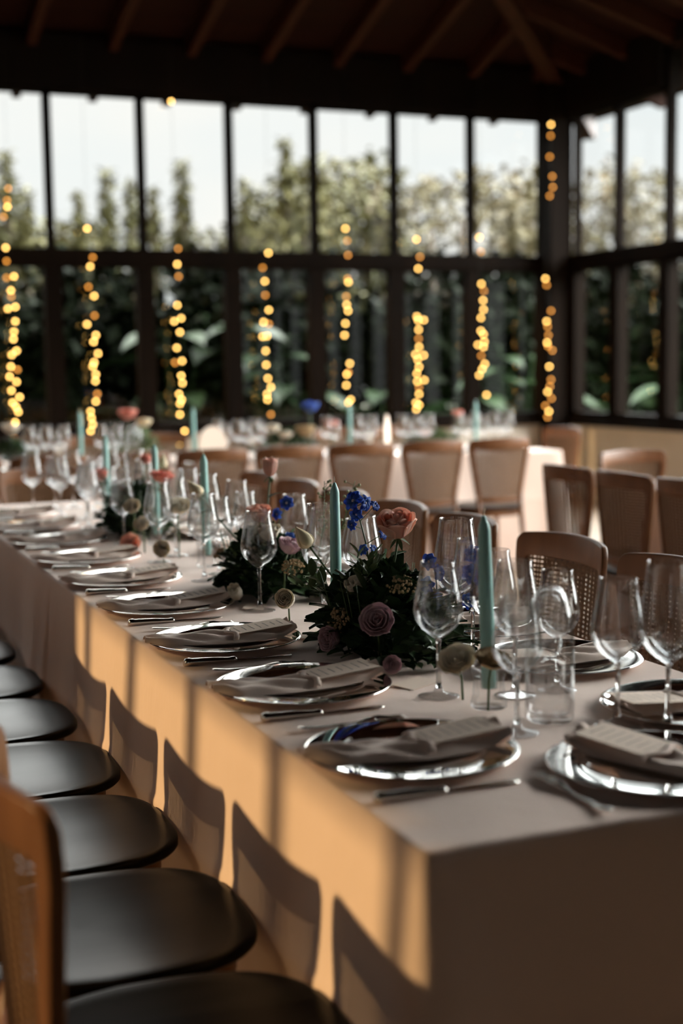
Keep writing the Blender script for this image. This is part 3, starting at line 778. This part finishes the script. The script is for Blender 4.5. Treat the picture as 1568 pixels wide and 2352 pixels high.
def mound(cx, cy, hx, hy, hz, label, seed, nleaf=520):
    rn = random.Random(seed); t = thing('foliage_arrangement', label, 'flower arrangement', (cx, cy, TH))
    core = MB().sphere((0, 0, hz*.30), 1, 20, 12, (hx*.62, hy*.8, hz*.30)); obj('foam_base', core, M['leaf'], t)
    for nm, m, n, Ls, Ws in (('dark_leaves', 'leaf', nleaf, .046, .020), ('fresh_leaves', 'leaf2', nleaf//9, .036, .009), ('grey_leaves', 'greyleaf', nleaf//14, .034, .008)):
        mb = MB()
        for i in range(n):
            a = rn.uniform(0, 2*PI); e = rn.uniform(-.05, 1)*PI/2; ce_ = math.cos(e)
            v = Vector((ce_*math.cos(a), ce_*math.sin(a), math.sin(e))); rr = rn.uniform(.55, 1.0)
            p = Vector((v.x*hx*rr, v.y*hy*rr, max(.012, v.z*hz*rr)+.004))
            dd = Vector((v.x+rn.uniform(-.9, .9), v.y+rn.uniform(-.9, .9), v.z*.6+rn.uniform(-.3, .6)))
            L = Ls*rn.uniform(.6, 1.25)
            if p.z+dd.normalized().z*L < .008: dd.z = abs(dd.z)*.3
            leafmesh(mb, p, dd, (rn.uniform(-.5, .5), rn.uniform(-.5, .5), 1), L, Ws*rn.uniform(.7, 1.3), rn.uniform(0, .35), 3)
        o = obj(nm, mb, M[m], t)
    tw = MB()
    for i in range(16):
        a = rn.uniform(0, 2*PI); p = Vector((hx*.8*math.cos(a), hy*.85*math.sin(a), hz*.5)); q = p*1.2+Vector((0, 0, hz*.45)); tw.tube([p*.4, p, q], [.0016, .0013, .0008], 5)
    obj('twigs', tw, M['stem'], t)
    return t
mound(1.155, 2.585, .135, .215, .155, 'near dark green foliage arrangement with mauve roses and yarrow', 1, 640)
mound(1.165, 3.395, .115, .190, .150, 'second dark green foliage arrangement behind the sharp wine glass', 2, 480)
mound(1.165, 4.840, .110, .250, .165, 'third blurred foliage arrangement farther along the table', 3, 380)

CX = 1.14
stem_rose(atX(912, 1215, 1.165), (1.15, 2.60, .86), 'peach', .036, .060, .72, 'large open peach rose rising above the near arrangement', 5, (-.25, -.35, 1), name='rose')
stem_rose(atX(700, 1240, 1.10), atX(800, 1372, 1.13), 'cream', .0225, .056, .0, 'cream rosebud leaning left beside the second candle', 3, (-.35, .2, .6), name='rosebud')
stem_rose(atX(450, 1128, 1.10), atX(565, 1262, 1.14), 'cream', .0235, .058, .0, 'cream rosebud leaning left over the second arrangement', 4, (-.42, .25, .6), name='rosebud')
stem_rose(atX(620, 1080, 1.23), (1.20, 3.47, .88), 'peach', .029, .054, .35, 'coral rose standing tall over the second arrangement', 8, (.05, 0, 1), name='rose')
stem_rose(atX(594, 1186, 1.16), (1.15, 3.36, .86), 'peach', .033, .046, .6, 'peach rose seen through the sharp wine glass', 9, (-.1, -.2, 1), leaves=False, name='rose')
stem_rose(atX(232, 1096, 1.12), (1.14, 5.00, .86), 'pink', .032, .048, .5, 'red pink rose on the third arrangement', 10, (-.1, -.2, 1), name='rose')
stem_rose(atX(372, 1100, 1.17), (1.17, 4.60, .86), 'pink', .036, .044, .7, 'coral pink rose at the right of the third arrangement', 11, (.1, -.2, 1), name='rose')
stem_rose(atX(375, 1065, 1.20), (1.20, 4.78, .88), 'cream', .028, .050, .1, 'blurred cream rosebud above the coral rose', 12, (.05, 0, 1), name='rosebud')
stem_rose(atX(335, 1058, 1.24), (1.22, 4.95, .88), 'pink', .026, .036, .4, 'small blurred pink rose beside the fourth candle', 13, (.05, 0, 1), name='rose')
GF = 'blooms set low in the table arrangements'
for i, (px, py, X_, col, R, H, op, d, lab, nm) in enumerate([
    (655, 1377, 1.045, 'white', .032, .042, .35, (-.45, -.8, .35), 'round white rose low right of the sharp glass', 'rose'),
    (541, 1362, 1.035, 'white', .031, .052, .15, (-.4, -.6, .6), 'egg shaped white lisianthus low left in the second arrangement', 'lisianthus'),
    (865, 1427, 1.050, 'mauve', .025, .038, .9, (-.4, -.7, .5), 'mauve rose in the front of the near arrangement', 'rose'),
    (760, 1468, 1.015, 'mauve', .023, .038, .7, (-.8, -.3, .2), 'mauve rose at the left foot of the near arrangement', 'rose'),
    (900, 1525, 1.050, 'mauve', .018, .026, .6, (-.3, -.8, .1), 'small mauve bloom hanging under the near arrangement', 'lisianthus'),
    (822, 1345, 1.090, 'white', .028, .036, .6, (-.3, -.2, .9), 'white bloom on top of the near arrangement', 'lisianthus'),
    (620, 1225, 1.150, 'white', .030, .040, .6, (-.2, -.2, .9), 'pale pink bloom on top of the second arrangement', 'lisianthus'),
    (665, 1255, 1.150, 'mauve', .030, .040, .6, (.2, -.3, .9), 'mauve bloom seen through the sharp glass', 'lisianthus'),
    (1050, 1520, 1.075, 'white', .026, .034, .9, (-.4, -.4, .8), 'white ruffled bloom left of the near candle holder', 'lisianthus'),
    (1130, 1518, 1.100, 'yarrow', .024, .026, .9, (0, -.3, .9), 'tan ruffled bloom at the foot of the near candle', 'lisianthus'),
    (372, 1262, 1.030, 'white', .034, .040, .4, (-.3, -.8, .3), 'cream rose low at the right of the third arrangement', 'rose'),
    (300, 1248, 1.020, 'peach', .032, .034, .6, (-.3, -.8, .3), 'dusky peach bloom low on the third arrangement', 'rose'),
    (303, 1165, 1.050, 'white', .028, .028, .6, (-.3, -.6, .6), 'white bloom on the front of the third arrangement', 'lisianthus'),
    (325, 1205, 1.050, 'white', .026, .026, .6, (-.3, -.6, .6), 'small white bloom below the middle of the third arrangement', 'lisianthus'),
    (410, 1165, 1.130, 'white', .034, .036, .7, (-.1, -.5, .8), 'white bloom behind the blurred pair of glasses', 'lisianthus')]):
    flower_head(atX(px, py, X_), d, col, R, H, op, lab, 20+i, nm, GF)

def delphinium(foot, top, label, florets, seed, open_top=True):
    rn = random.Random(seed); foot, top = Vector(foot), Vector(top)
    t = thing('delphinium', label, 'flower', foot, group='blue delphiniums on the main table'); a = top-foot
    obj('stem', MB().tube([(0, 0, 0), a*.5+Vector((.004, 0, 0)), a], [.0022, .0018, .0012], 6), M['stem'], t)
    for (q, off, R) in florets:
        c = a*q+Vector(off); d = Vector(off).normalized() if Vector(off).length > .004 else Vector((-.5, -.8, .3))
        d = (d+Vector((-.5, -.9, .1))).normalized(); o1 = d.orthogonal().normalized(); o2 = d.cross(o1)
        mb = MB()
        for k in range(6):
            an = 2*PI*k/6+rn.uniform(-.2, .2); v = o1*math.cos(an)+o2*math.sin(an)
            def fn(u, w_, v=v, d=d, c=c, R=R):
                sd = d.cross(v); ww = R*.46*math.sin(PI*min(1, u*.8+.18))**.7
                return c+v*(R*u)+d*(R*.28*math.sin(u*3))+sd*(ww*(w_*2-1))+d*(.12*R*math.cos(w_*9+u*4))
            mb.grid(fn, 5, 5)
        fo_ = obj('floret', mb, M['blue'], t, solid=.0005)
        e = MB().sphere(c+d*R*.12, R*.17, 8, 6); obj('floret_eye', e, M['bluewhite'], fo_)
        obj('pedicel', MB().tube([a*max(0, q-.06), c], .0009, 5), M['stem'], fo_)
    return t
b0 = atX(856, 1340, 1.155); b1 = atX(815, 1150, 1.15)
delphinium(b0, b1, 'blue delphinium spray left of the large peach rose', [(.97, (-.004, 0, .004), .024), (.99, (.022, 0, -.004), .020), (.86, (-.004, -.004, -.004), .016), (.80, (.038, 0, .022), .013), (.72, (-.018, 0, -.002), .013), (.52, (.045, .0, .010), .013), (.38, (-.006, 0, .004), .013), (.36, (.016, 0, .008), .011)], 1)
delphinium((1.22, 2.50, .84), (1.235, 2.53, .955), 'blue delphinium cluster behind the near candle, left part', [(.95, (-.012, 0, .0), .019), (.75, (.008, 0, .0), .018), (.55, (-.016, 0, .0), .019), (.3, (.004, 0, .0), .018), (.12, (-.016, 0, 0), .016)], 2)
delphinium((1.30, 2.50, .84), (1.325, 2.53, .960), 'blue delphinium cluster behind the near candle, right part', [(.98, (0, 0, .0), .021), (.85, (.026, 0, -.006), .018), (.65, (-.004, 0, .0), .022), (.45, (.020, 0, .0), .019), (.2, (-.004, 0, .0), .018)], 3)
delphinium((1.20, 3.50, .86), atX(660, 1152, 1.22), 'small blue delphinium behind the sharp glass rim', [(.97, (0, 0, 0), .020), (.75, (-.012, 0, 0), .017)], 4)
delphinium((1.19, 3.36, .84), atX(665, 1235, 1.2), 'dull blue delphinium low in the second arrangement', [(.97, (0, 0, 0), .018), (.6, (.01, 0, 0), .018), (.3, (0, 0, 0), .016)], 5)

def yarrow(p, d, R, label, seed):
    rn = random.Random(seed); p = Vector(p); d = Vector(d).normalized(); t = thing('yarrow', label, 'flower', p, group='dried yarrow heads in the table arrangements')
    o1 = d.orthogonal().normalized(); o2 = d.cross(o1); mb = MB()
    for i in range(70):
        r = R*math.sqrt(rn.random()); a = rn.uniform(0, 6.28); c = o1*r*math.cos(a)+o2*r*math.sin(a)+d*(.012-.35*r*r/R+rn.uniform(-.002, .002)); mb.sphere(c, rn.uniform(.0022, .004), 6, 4)
    obj('flower_cluster', mb, M['yarrow'], t)
    s = MB()
    for i in range(8):
        a = i*.785; s.tube([-d*.03, o1*R*.7*math.cos(a)+o2*R*.7*math.sin(a)+d*.006], .0008, 5)
    obj('stem', s, M['stem'], t)
yarrow(atX(925, 1345, 1.145), (-.1, -.4, 1), .034, 'tan yarrow head on top of the near arrangement under the peach rose', 1)
yarrow(atX(778, 1425, 1.035), (-.7, -.5, .3), .026, 'tan yarrow head on the left of the near arrangement', 2)
yarrow(atX(672, 1305, 1.10), (-.1, -.5, .8), .028, 'tan yarrow head right of the sharp wine glass', 3)
yarrow(atX(508, 1275, 1.08), (-.6, -.1, .7), .018, 'small dark yarrow sprig at the left of the second arrangement', 4)
def sprig(foot, top, label, seed, n=18):
    rn = random.Random(seed); foot, top = Vector(foot), Vector(top); a = top-foot; t = thing('berry_sprig', label, 'sprig', foot, group='green berry sprigs')
    s = MB().tube([(0, 0, 0), a*.5+Vector((.01, 0, 0)), a], [.0018, .0014, .0008], 6); b = MB(); lf = MB()
    for i in range(n):
        q = .35+.65*i/n; c = a*q+Vector((.01*math.sin(q*3), 0, 0)); v = Vector((rn.uniform(-1, 1), rn.uniform(-1, 1), rn.uniform(.1, .9))).normalized()*rn.uniform(.012, .028)
        s.tube([c, c+v], .0006, 4); b.sphere(c+v, rn.uniform(.003, .0048), 8, 6)
        if i % 3 == 0: leafmesh(lf, c, v+Vector((0, 0, .01)), (0, 0, 1), .02, .004)
    obj('stem', s, M['stem'], t); obj('berries', b, M['berry'], t); obj('leaf', lf, M['leaf2'], t)
sprig((1.20, 3.12, .86), atX(745, 1105, 1.22), 'green berry sprig left of the second candle', 1)
sprig((1.22, 3.12, .86), atX(815, 1105, 1.27), 'thin green berry sprig right of the second candle', 2, 14)
def spray(foot, dirs, label, seed):
    rn = random.Random(seed); t = thing('leaf_spray', label, 'foliage', foot, group='loose leaf sprays'); lf = MB(); s = MB()
    for (d, L) in dirs:
        d = Vector(d); s.tube([(0, 0, 0), d*.5, d], [.0018, .0014, .0008], 5)
        for i in range(6):
            q = .3+.7*i/5; v = Vector((rn.uniform(-1, 1), rn.uniform(-1, 1), rn.uniform(-.2, 1))); leafmesh(lf, d*q, v+d.normalized(), (0, 0, 1), L, L*.3, .2)
    obj('stem', s, M['stem'], t); obj('leaves', lf, M['leaf2'], t)
spray((1.10, 2.60, .90), [((-.02, -.03, .07), .03), ((.03, .0, .06), .028), ((.01, -.06, .05), .03)], 'pale serrated leaf spray in front of the blue delphinium', 3)
spray((1.09, 2.72, .86), [((-.06, -.02, .05), .04), ((-.07, .05, .02), .045)], 'broad green leaf spray on the left of the near arrangement', 4)

# ------------------------------------------------------------------ back tables: dressed the same way
gb = 'glasses on the long back table'
def row_glasses(xs, y, lab):
    for i, x in enumerate(xs): place((wine, wine2)[i % 2], lab % (nth(i) if i else 'first'), (x, y, TH), 0, gb)
row_glasses([atY(px, 1000, 8.4).x for px in (66, 84, 106, 128, 146)], 8.4, 'blurred wine glass in the leftmost group on the back table, %s from left')
row_glasses([atY(px, 1000, 8.35).x for px in (232, 250, 268, 288, 302, 315)], 8.35, 'blurred wine glass right of the leftmost back table candle, %s from left')
row_glasses([atY(px, 1000, 8.4).x for px in (500, 520, 548, 566)], 8.4, 'blurred wine glass right of the arched sign on the back table, %s from left')
row_glasses([atY(px, 1000, 8.4).x for px in (592, 606, 756, 776, 828, 846, 862)], 8.45, 'blurred wine glass in the middle of the back table, %s from left')
row_glasses([atY(px, 1000, 8.4).x for px in (922, 938, 956, 972, 986)], 8.4, 'blurred wine glass of the group of five on the back table, %s from left')
row_glasses([atY(px, 1000, 8.4).x for px in (1052, 1072, 1092, 1112, 1134, 1156, 1168)], 8.4, 'blurred wine glass at the right end of the back table, %s from left')
for i, px in enumerate([183, 443, 802, 1092]):
    x = atY(px, 960, 8.2).x
    place(holder, 'small glass candle holder on the back table, %s from the left' % (nth(i) if i else 'first'), (x, 8.2, TH), 0, 'candle holders on the back table')
    place(candle, 'blurred green taper candle on the back table, %s from the left' % (nth(i) if i else 'first'), (x, 8.2, TH+.0345), 0, 'green taper candles on the back table')
for i in range(9):
    x = 4.5-.46*i
    if any(abs(x-atY(px, 960, 8.2).x) < .1 for px in ()): continue
    place(charger, 'blurred silver charger on the near side of the back table, %s from right' % (nth(i) if i else 'first'), (x, 8.085, TH), 0, 'chargers on the back table')
    place(naps[i % 3], 'blurred folded napkin on the near side of the back table, %s from right' % (nth(i) if i else 'first'), (x, 8.085, TH+.0125), PI/2, 'napkins on the back table')
def small_mound(x, y, hx, hy, hz, lab, seed):
    rn = random.Random(seed); t = thing('foliage_arrangement', lab, 'flower arrangement', (x, y, TH), group='foliage arrangements on the back table'); mb = MB()
    for i in range(160):
        a = rn.uniform(0, 6.28); e = rn.uniform(0, 1.5); v = Vector((math.cos(e)*math.cos(a), math.cos(e)*math.sin(a), math.sin(e)))
        leafmesh(mb, (v.x*hx*.7, v.y*hy*.7, .012+v.z*hz*.7), v+Vector((0, 0, .3)), (0, 0, 1), .07, .026, .15, 3)
    obj('leaves', mb, M['leaf2' if seed % 2 else 'leaf'], t)
for i, (px, sx, hz) in enumerate([(30, .2, .13), (325, .18, .2), (675, .28, .14), (1020, .25, .08)]):
    small_mound(atY(px, 990, 8.4).x, 8.58, sx, .12, hz, 'low blurred foliage arrangement on the back table, %s from the left' % (nth(i) if i else 'first'), 30+i)
for i, (px, py, col, R, lab) in enumerate([(293, 952, 'pink', .055, 'blurred coral rose standing high on the back table'), (330, 972, 'cream', .045, 'blurred cream rose beside the coral one on the back table'),
    (712, 935, 'blue', .055, 'blurred blue bloom standing high on the back table'), (762, 975, 'pink', .04, 'blurred pink bloom right of the blue one on the back table'),
    (625, 985, 'white', .045, 'blurred white bloom in the middle of the back table'), (655, 1000, 'white', .045, 'second blurred white bloom in the middle of the back table'),
    (975, 995, 'peach', .04, 'blurred peach bloom left of the glass group at the right'), (1050, 950, 'pink', .035, 'blurred pink bloom before the right back candle'),
    (25, 985, 'white', .05, 'blurred white bloom at the left end of the back table'), (700, 990, 'yarrow', .06, 'blurred tan bloom under the blue flower on the back table')]):
    p = atY(px, py, 8.5)
    t = thing('rose' if col != 'blue' else 'delphinium', lab, 'flower', (p.x, p.y, TH+.01), group='blooms on the back table')
    obj('bloom', rose_bloom(R, R*1.3, .7, 40+i), M[col], t, solid=.001, loc=(0, 0, max(.03, p.z-TH-.01-R*.6)))
    obj('stem', MB().tube([(0, 0, 0), (0, 0, max(.035, p.z-TH-.01-R*.5))], .004, 6), M['stem'], t)
def arch_card(x, y, wd, h, tilt, lab):
    pts = [(-wd/2, 0), (wd/2, 0)]+[(wd/2*math.cos(PI*k/20), h*.45+h*.55*math.sin(PI*k/20)) for k in range(21)]
    vs = [(px, d, pz) for d in (-.004, .004) for (px, pz) in pts]; n = len(pts)
    fs = [tuple(range(n)), tuple(range(n, 2*n))[::-1]]+[(j, j+n, (j+1) % n+n, (j+1) % n) for j in range(n)]
    o = obj('table_sign', MB().add(vs, fs), M['card'], None, False, loc=(x, y, TH)); o.rotation_euler = (0, 0, tilt); tag(o, lab, 'table sign', 'arched signs on the back table')
arch_card(atY(488, 1000, 8.25).x, 8.25, .20, .22, .2, 'pale arched table sign left of the middle on the back table')
arch_card(atY(888, 1000, 8.15).x, 8.15, .13, .26, .9, 'pale arched table sign turned sideways on the right half of the back table')
# right hand table
for i, y in enumerate([5.40, 4.9, 4.45]):
    place(charger, 'silver charger on the right hand table, %s' % ['by its far end', 'second from its far end', 'third from its far end, out of frame'][i], (4.0, y, TH), 0, 'chargers on the right hand table')
    place(wine, 'wine glass on the right hand table, %s' % ['by its far end', 'second from its far end', 'third from its far end, out of frame'][i], (4.22, y-.05, TH), 0, 'glasses on the right hand table')

# ------------------------------------------------------------------ fairy lights hanging before the windows
FL = [[(13,569),(15,600),(15,638),(32,635),(25,667),(26,681),(18,709),(35,705),(35,738),(32,762),(31,779),(38,806),(27,815),(25,842),(40,849),(22,865),(38,877),(26,897),(45,912),(29,925),(37,935),(42,946),(35,970),(33,1008),(46,1042),(19,433),(16,460),(17,475),(8,498)],
 [(200,525),(213,591),(207,612),(203,659),(216,680),(217,725),(200,745),(220,770),(215,785),(225,812),(216,832),(213,842),(220,860),(219,875),(223,905),(220,922),(208,945),(210,960),(213,975),(208,990)],
 [(393,233),(409,571),(407,607),(410,635),(407,701),(416,731),(400,738),(413,763),(406,799),(418,829),(402,833),(416,863),(419,880),(411,905),(417,918),(413,927),(413,952),(424,990),(413,1022)],
 [(616,581),(603,615),(608,646),(609,678),(617,712),(605,740),(617,744),(603,773),(613,772),(610,806),(611,838),(615,869),(622,889),(613,905),(614,918),(622,952)],
 [(793,525),(797,553),(799,586),(798,640),(800,648),(795,681),(796,700),(799,714),(793,743),(791,770),(803,835),(800,855),(796,860),(795,885),(805,918),(800,925)],
 [(956,550),(964,590),(960,617),(957,727),(960,736),(973,735),(961,757),(961,778),(962,797),(954,814),(973,816),(959,826),(962,843),(957,858),(958,876),(974,873),(962,890),(962,905),(955,925),(962,930),(956,940)],
 [(1100,545),(1104,578),(1105,652),(1111,668),(1109,690),(1110,711),(1104,730),(1104,760),(1110,768),(1112,785),(1097,792),(1110,797),(1105,817),(1113,836),(1107,848),(1100,862),(1117,907)],
 [(1265,286),(1264,312),(1262,360),(1268,405),(1269,430),(1262,450),(1252,640),(1255,655),(1265,714),(1255,738),(1257,750),(1259,770),(1256,787),(1258,795),(1268,805),(1261,842),(1265,872),(1262,888),(1257,900),(1266,915),(1252,932),(1260,945),(1257,958)]]
bulb_me = {}
for dim in (0, 1):
    mb = MB().sphere((0, 0, 0), .0125, 12, 8); me = bpy.data.meshes.new('bulb'); me.from_pydata(mb.v, [], mb.f)
    me.polygons.foreach_set('use_smooth', [True]*len(me.polygons)); me.materials.append(M['bulbdim' if dim else 'bulb']); bulb_me[dim] = me
for i, pts in enumerate(FL):
    yy = 11.88 if i < 7 else 11.74
    W3 = sorted([atY(x, y, yy+random.uniform(-.03, .03)) for x, y in pts], key=lambda p: -p.z)
    top = Vector((W3[0].x, yy, EAVE+.07))
    t = thing('fairy_light_string', 'warm fairy light string hanging at the far windows, %s' % (['at the left edge of the photo', 'second from the left', 'third from the left', 'fourth from the left', 'fifth from the left', 'sixth from the left', 'seventh from the left', 'dimmer one on the corner post'][i]), 'fairy lights', top, group='hanging fairy light strings')
    path = [Vector((0, 0, 0))]+[p-top+Vector((0, .012, 0)) for p in W3]
    obj('wire', MB().tube(path, .0012, 4), M['wire'], t)
    for j, p in enumerate(W3):
        dim = (i == 7 and j % 3 > 0) or p.z > 1.9 and j % 2 or (j*7+i) % 9 == 0
        o = bpy.data.objects.new('bulb', bulb_me[1 if dim else 0]); COL.objects.link(o); o.parent = t; o.location = p-top

# ------------------------------------------------------------------ garden
GZ = -.15
struct('ground', MB().bb((-30, YB+.25, GZ-.1), (60, 60, GZ)), M['grass'], 'dark garden ground outside the windows', 'ground')
struct('ground', MB().bb((XR+.35, -20, GZ-.1), (60, YB+.24, GZ)), M['grass'], 'dark garden ground beyond the right windows', 'ground')
def crown(seed, blobs, n, L, W):
    rn = random.Random(seed); mb = MB()
    for i in range(n):
        (cx, cy_, cz, rx, rz_) = rn.choice(blobs); a = rn.uniform(0, 6.28); u = rn.uniform(-1, 1); r = rn.uniform(.45, 1)**.6
        s = math.sqrt(1-u*u); p = Vector((cx+rx*r*s*math.cos(a), cy_+rx*r*s*math.sin(a), cz+rz_*r*u))
        leafmesh(mb, p, (rn.uniform(-1, 1), rn.uniform(-1, 1), rn.uniform(-.8, .8)), (rn.uniform(-1, 1), rn.uniform(-1, 1), 1), L*rn.uniform(.6, 1.3), W*rn.uniform(.7, 1.3), .2, 2)
    return mb
def tree_proto(name, label, cat, seed, blobs, n, L, W, m, trunk):
    t = thing(name, label, cat)
    obj('foliage', crown(seed, blobs, n, L, W), M[m], t)
    tr = MB(); tr.tube([(0, 0, 0), (.05, .03, trunk*.5), (0, 0, trunk)], [.12, .09, .04], 8)
    for b in blobs[:6]: tr.tube([(0, 0, trunk*.55), (b[0]*.6, b[1]*.6, b[2]*.8), (b[0], b[1], b[2])], [.05, .03, .012], 6)
    obj('trunk', tr, M['bark'], t)
    return t
rn = random.Random(11)
def blobs(n, rx, z0, z1, br): return [(rn.uniform(-rx, rx), rn.uniform(-rx, rx)*.6, rn.uniform(z0, z1), br*rn.uniform(.7, 1.2), br*rn.uniform(.6, 1.1)) for _ in range(n)]
cyp = tree_proto('cypress', 'x', 'tree', 1, [(0, 0, .8+.42*k, .34-.045*k, .36) for k in range(7)], 1500, .11, .022, 'tree', 3.1)
broad = tree_proto('garden_tree', 'x', 'tree', 2, blobs(16, 1.0, 1.5, 3.7, .42), 1700, .15, .045, 'tree', 3.2)
pale = tree_proto('flowering_tree', 'x', 'tree', 3, blobs(20, 1.3, 1.4, 4.0, .34), 900, .16, .06, 'tree2', 3.4)
shrub = tree_proto('hedge_shrub', 'x', 'shrub', 4, blobs(16, .62, .3, 2.0, .42), 2600, .15, .055, 'hedge', 1.6)
def gplace(proto, px, ytop, Yd, h, label, group, rz=0):
    """stand a plant at depth Yd so that its top shows at picture height ytop"""
    p = atY(px, ytop, Yd); s = (p.z-GZ)/h
    place(proto, label, (p.x, Yd, GZ), rz, group, scale=s)
TG = 'trees standing behind the garden hedge'
for i, (px, yt, Yd) in enumerate([(10, 360, 17), (55, 440, 16.5), (180, 450, 18), (245, 400, 18), (300, 425, 18), (350, 440, 18.5), (415, 380, 19), (560, 420, 17.5), (655, 330, 18)]):
    gplace(cyp, px, yt, Yd, 3.6, 'slender pointed tree against the sky, %s from the left' % (nth(i) if i else 'first'), TG, i*1.1)
for i, (px, yt, Yd) in enumerate([(90, 500, 19), (210, 490, 20), (460, 520, 20), (590, 410, 19), (690, 400, 20), (790, 430, 20), (872, 320, 20), (720, 470, 18)]):
    gplace(broad, px, yt, Yd, 4.1, 'olive green tree behind the hedge, %s from the left' % ['first', 'second', 'third', 'fourth', 'sixth', 'seventh', 'eighth', 'fifth'][i], TG, i*.9)
for i, (px, yt, Yd) in enumerate([(985, 370, 20), (1060, 345, 22), (1150, 380, 21), (1215, 360, 23), (1340, 370, 24), (1455, 335, 24), (1530, 430, 23), (1620, 420, 22)]):
    gplace(pale, px, yt, Yd, 4.4, 'pale leaved tree at the right side of the garden, %s from the left' % (nth(i) if i else 'first'), TG, i*1.3)
for i in range(13):
    x = 1.2+.95*i; yd = 14.6+.25*(i % 3)
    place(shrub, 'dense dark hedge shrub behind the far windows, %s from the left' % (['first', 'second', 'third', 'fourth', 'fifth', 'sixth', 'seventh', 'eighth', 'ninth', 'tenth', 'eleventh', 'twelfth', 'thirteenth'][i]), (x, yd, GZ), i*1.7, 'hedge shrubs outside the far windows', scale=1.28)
for i in range(6):
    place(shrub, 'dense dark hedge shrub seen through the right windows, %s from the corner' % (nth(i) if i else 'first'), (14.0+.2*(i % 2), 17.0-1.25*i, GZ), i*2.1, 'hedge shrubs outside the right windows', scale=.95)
def big_leaf_plant(seed, n, h):
    r = random.Random(seed); t = thing('broad_leaf_plant', 'x', 'plant'); 
    for k in range(n):
        a = r.uniform(0, 6.28); lean = r.uniform(.15, .45); hh = h*r.uniform(.6, 1); mb = MB(); L = .62*r.uniform(.8, 1.2)
        p = Vector((math.cos(a)*lean*.6, math.sin(a)*lean*.6, hh))
        mb.tube([(0, 0, 0), p*.5+Vector((0, 0, .1)), p], [.014, .011, .008], 6)
        leafmesh(mb, p, (math.cos(a), math.sin(a), .25), (0, 0, 1), L, .15, .45, 8)
        obj('leaf', mb, M['bigleaf'], t)
    return t
blp = big_leaf_plant(5, 9, 1.9); blp2 = big_leaf_plant(9, 8, 1.3)
for i, (px, pr, sc, yd) in enumerate([(405, blp, 1.02, 13.7), (500, blp, 1.05, 13.8), (600, blp, 1.0, 13.7), (660, blp2, 1.1, 13.6), (300, blp2, .9, 13.6), (880, blp2, 1.0, 13.7), (1070, blp2, 1.1, 13.7), (1190, blp2, 1.3, 13.6), (1140, blp, .8, 13.9)]):
    place(pr, 'broad leaved plant outside the far windows, %s' % ['left of centre behind the third bay', 'between the third and fourth bays', 'behind the fourth bay', 'low behind the fourth bay', 'low behind the second bay', 'low behind the fifth bay', 'low behind the sixth bay', 'behind the seventh bay', 'upper one behind the seventh bay'][i], (atY(px, 700, yd).x, yd, GZ), i*1.2, 'broad leaved plants outside the far windows', scale=sc)
for i, (y, sc) in enumerate([(13.3, .9), (12.9, 1.1)]):
    place(blp2, 'broad leaved plant outside the right windows, %s the corner post' % ['just beyond', 'next to'][i], (9.0+.4*i, y, GZ), 2.0*i, 'broad leaved plants outside the right windows', scale=sc)
# low outbuilding with a pale grey roof edge, and the globe lamp
X_ = 16.0
pa = atX(1318, 640, X_); pb = atX(1318, 705, X_)
ob = thing('garden_building', 'low garden building with pale grey roof edge seen through the right windows', 'building')
obj('wall', MB().bb((X_, 6, GZ), (X_+3, pa.y+1.2, pb.z)), M['slat'], ob, False)
obj('roof', MB().bb((X_-.35, 5.6, pb.z), (X_+3.4, pa.y+1.6, pa.z)), M['greyroof'], ob, False, bevel=.02)
g = atX(1457, 822, 10.6)
gl = thing('globe_lamp', 'round pale globe garden lamp outside the right windows', 'lamp', (g.x, g.y, GZ))
obj('globe', MB().sphere((0, 0, g.z-GZ), .125, 24, 16), M['globe'], gl)
obj('post', MB().tube([(0, 0, 0), (0, 0, g.z-GZ-.12)], .025, 10), M['wire'], gl)
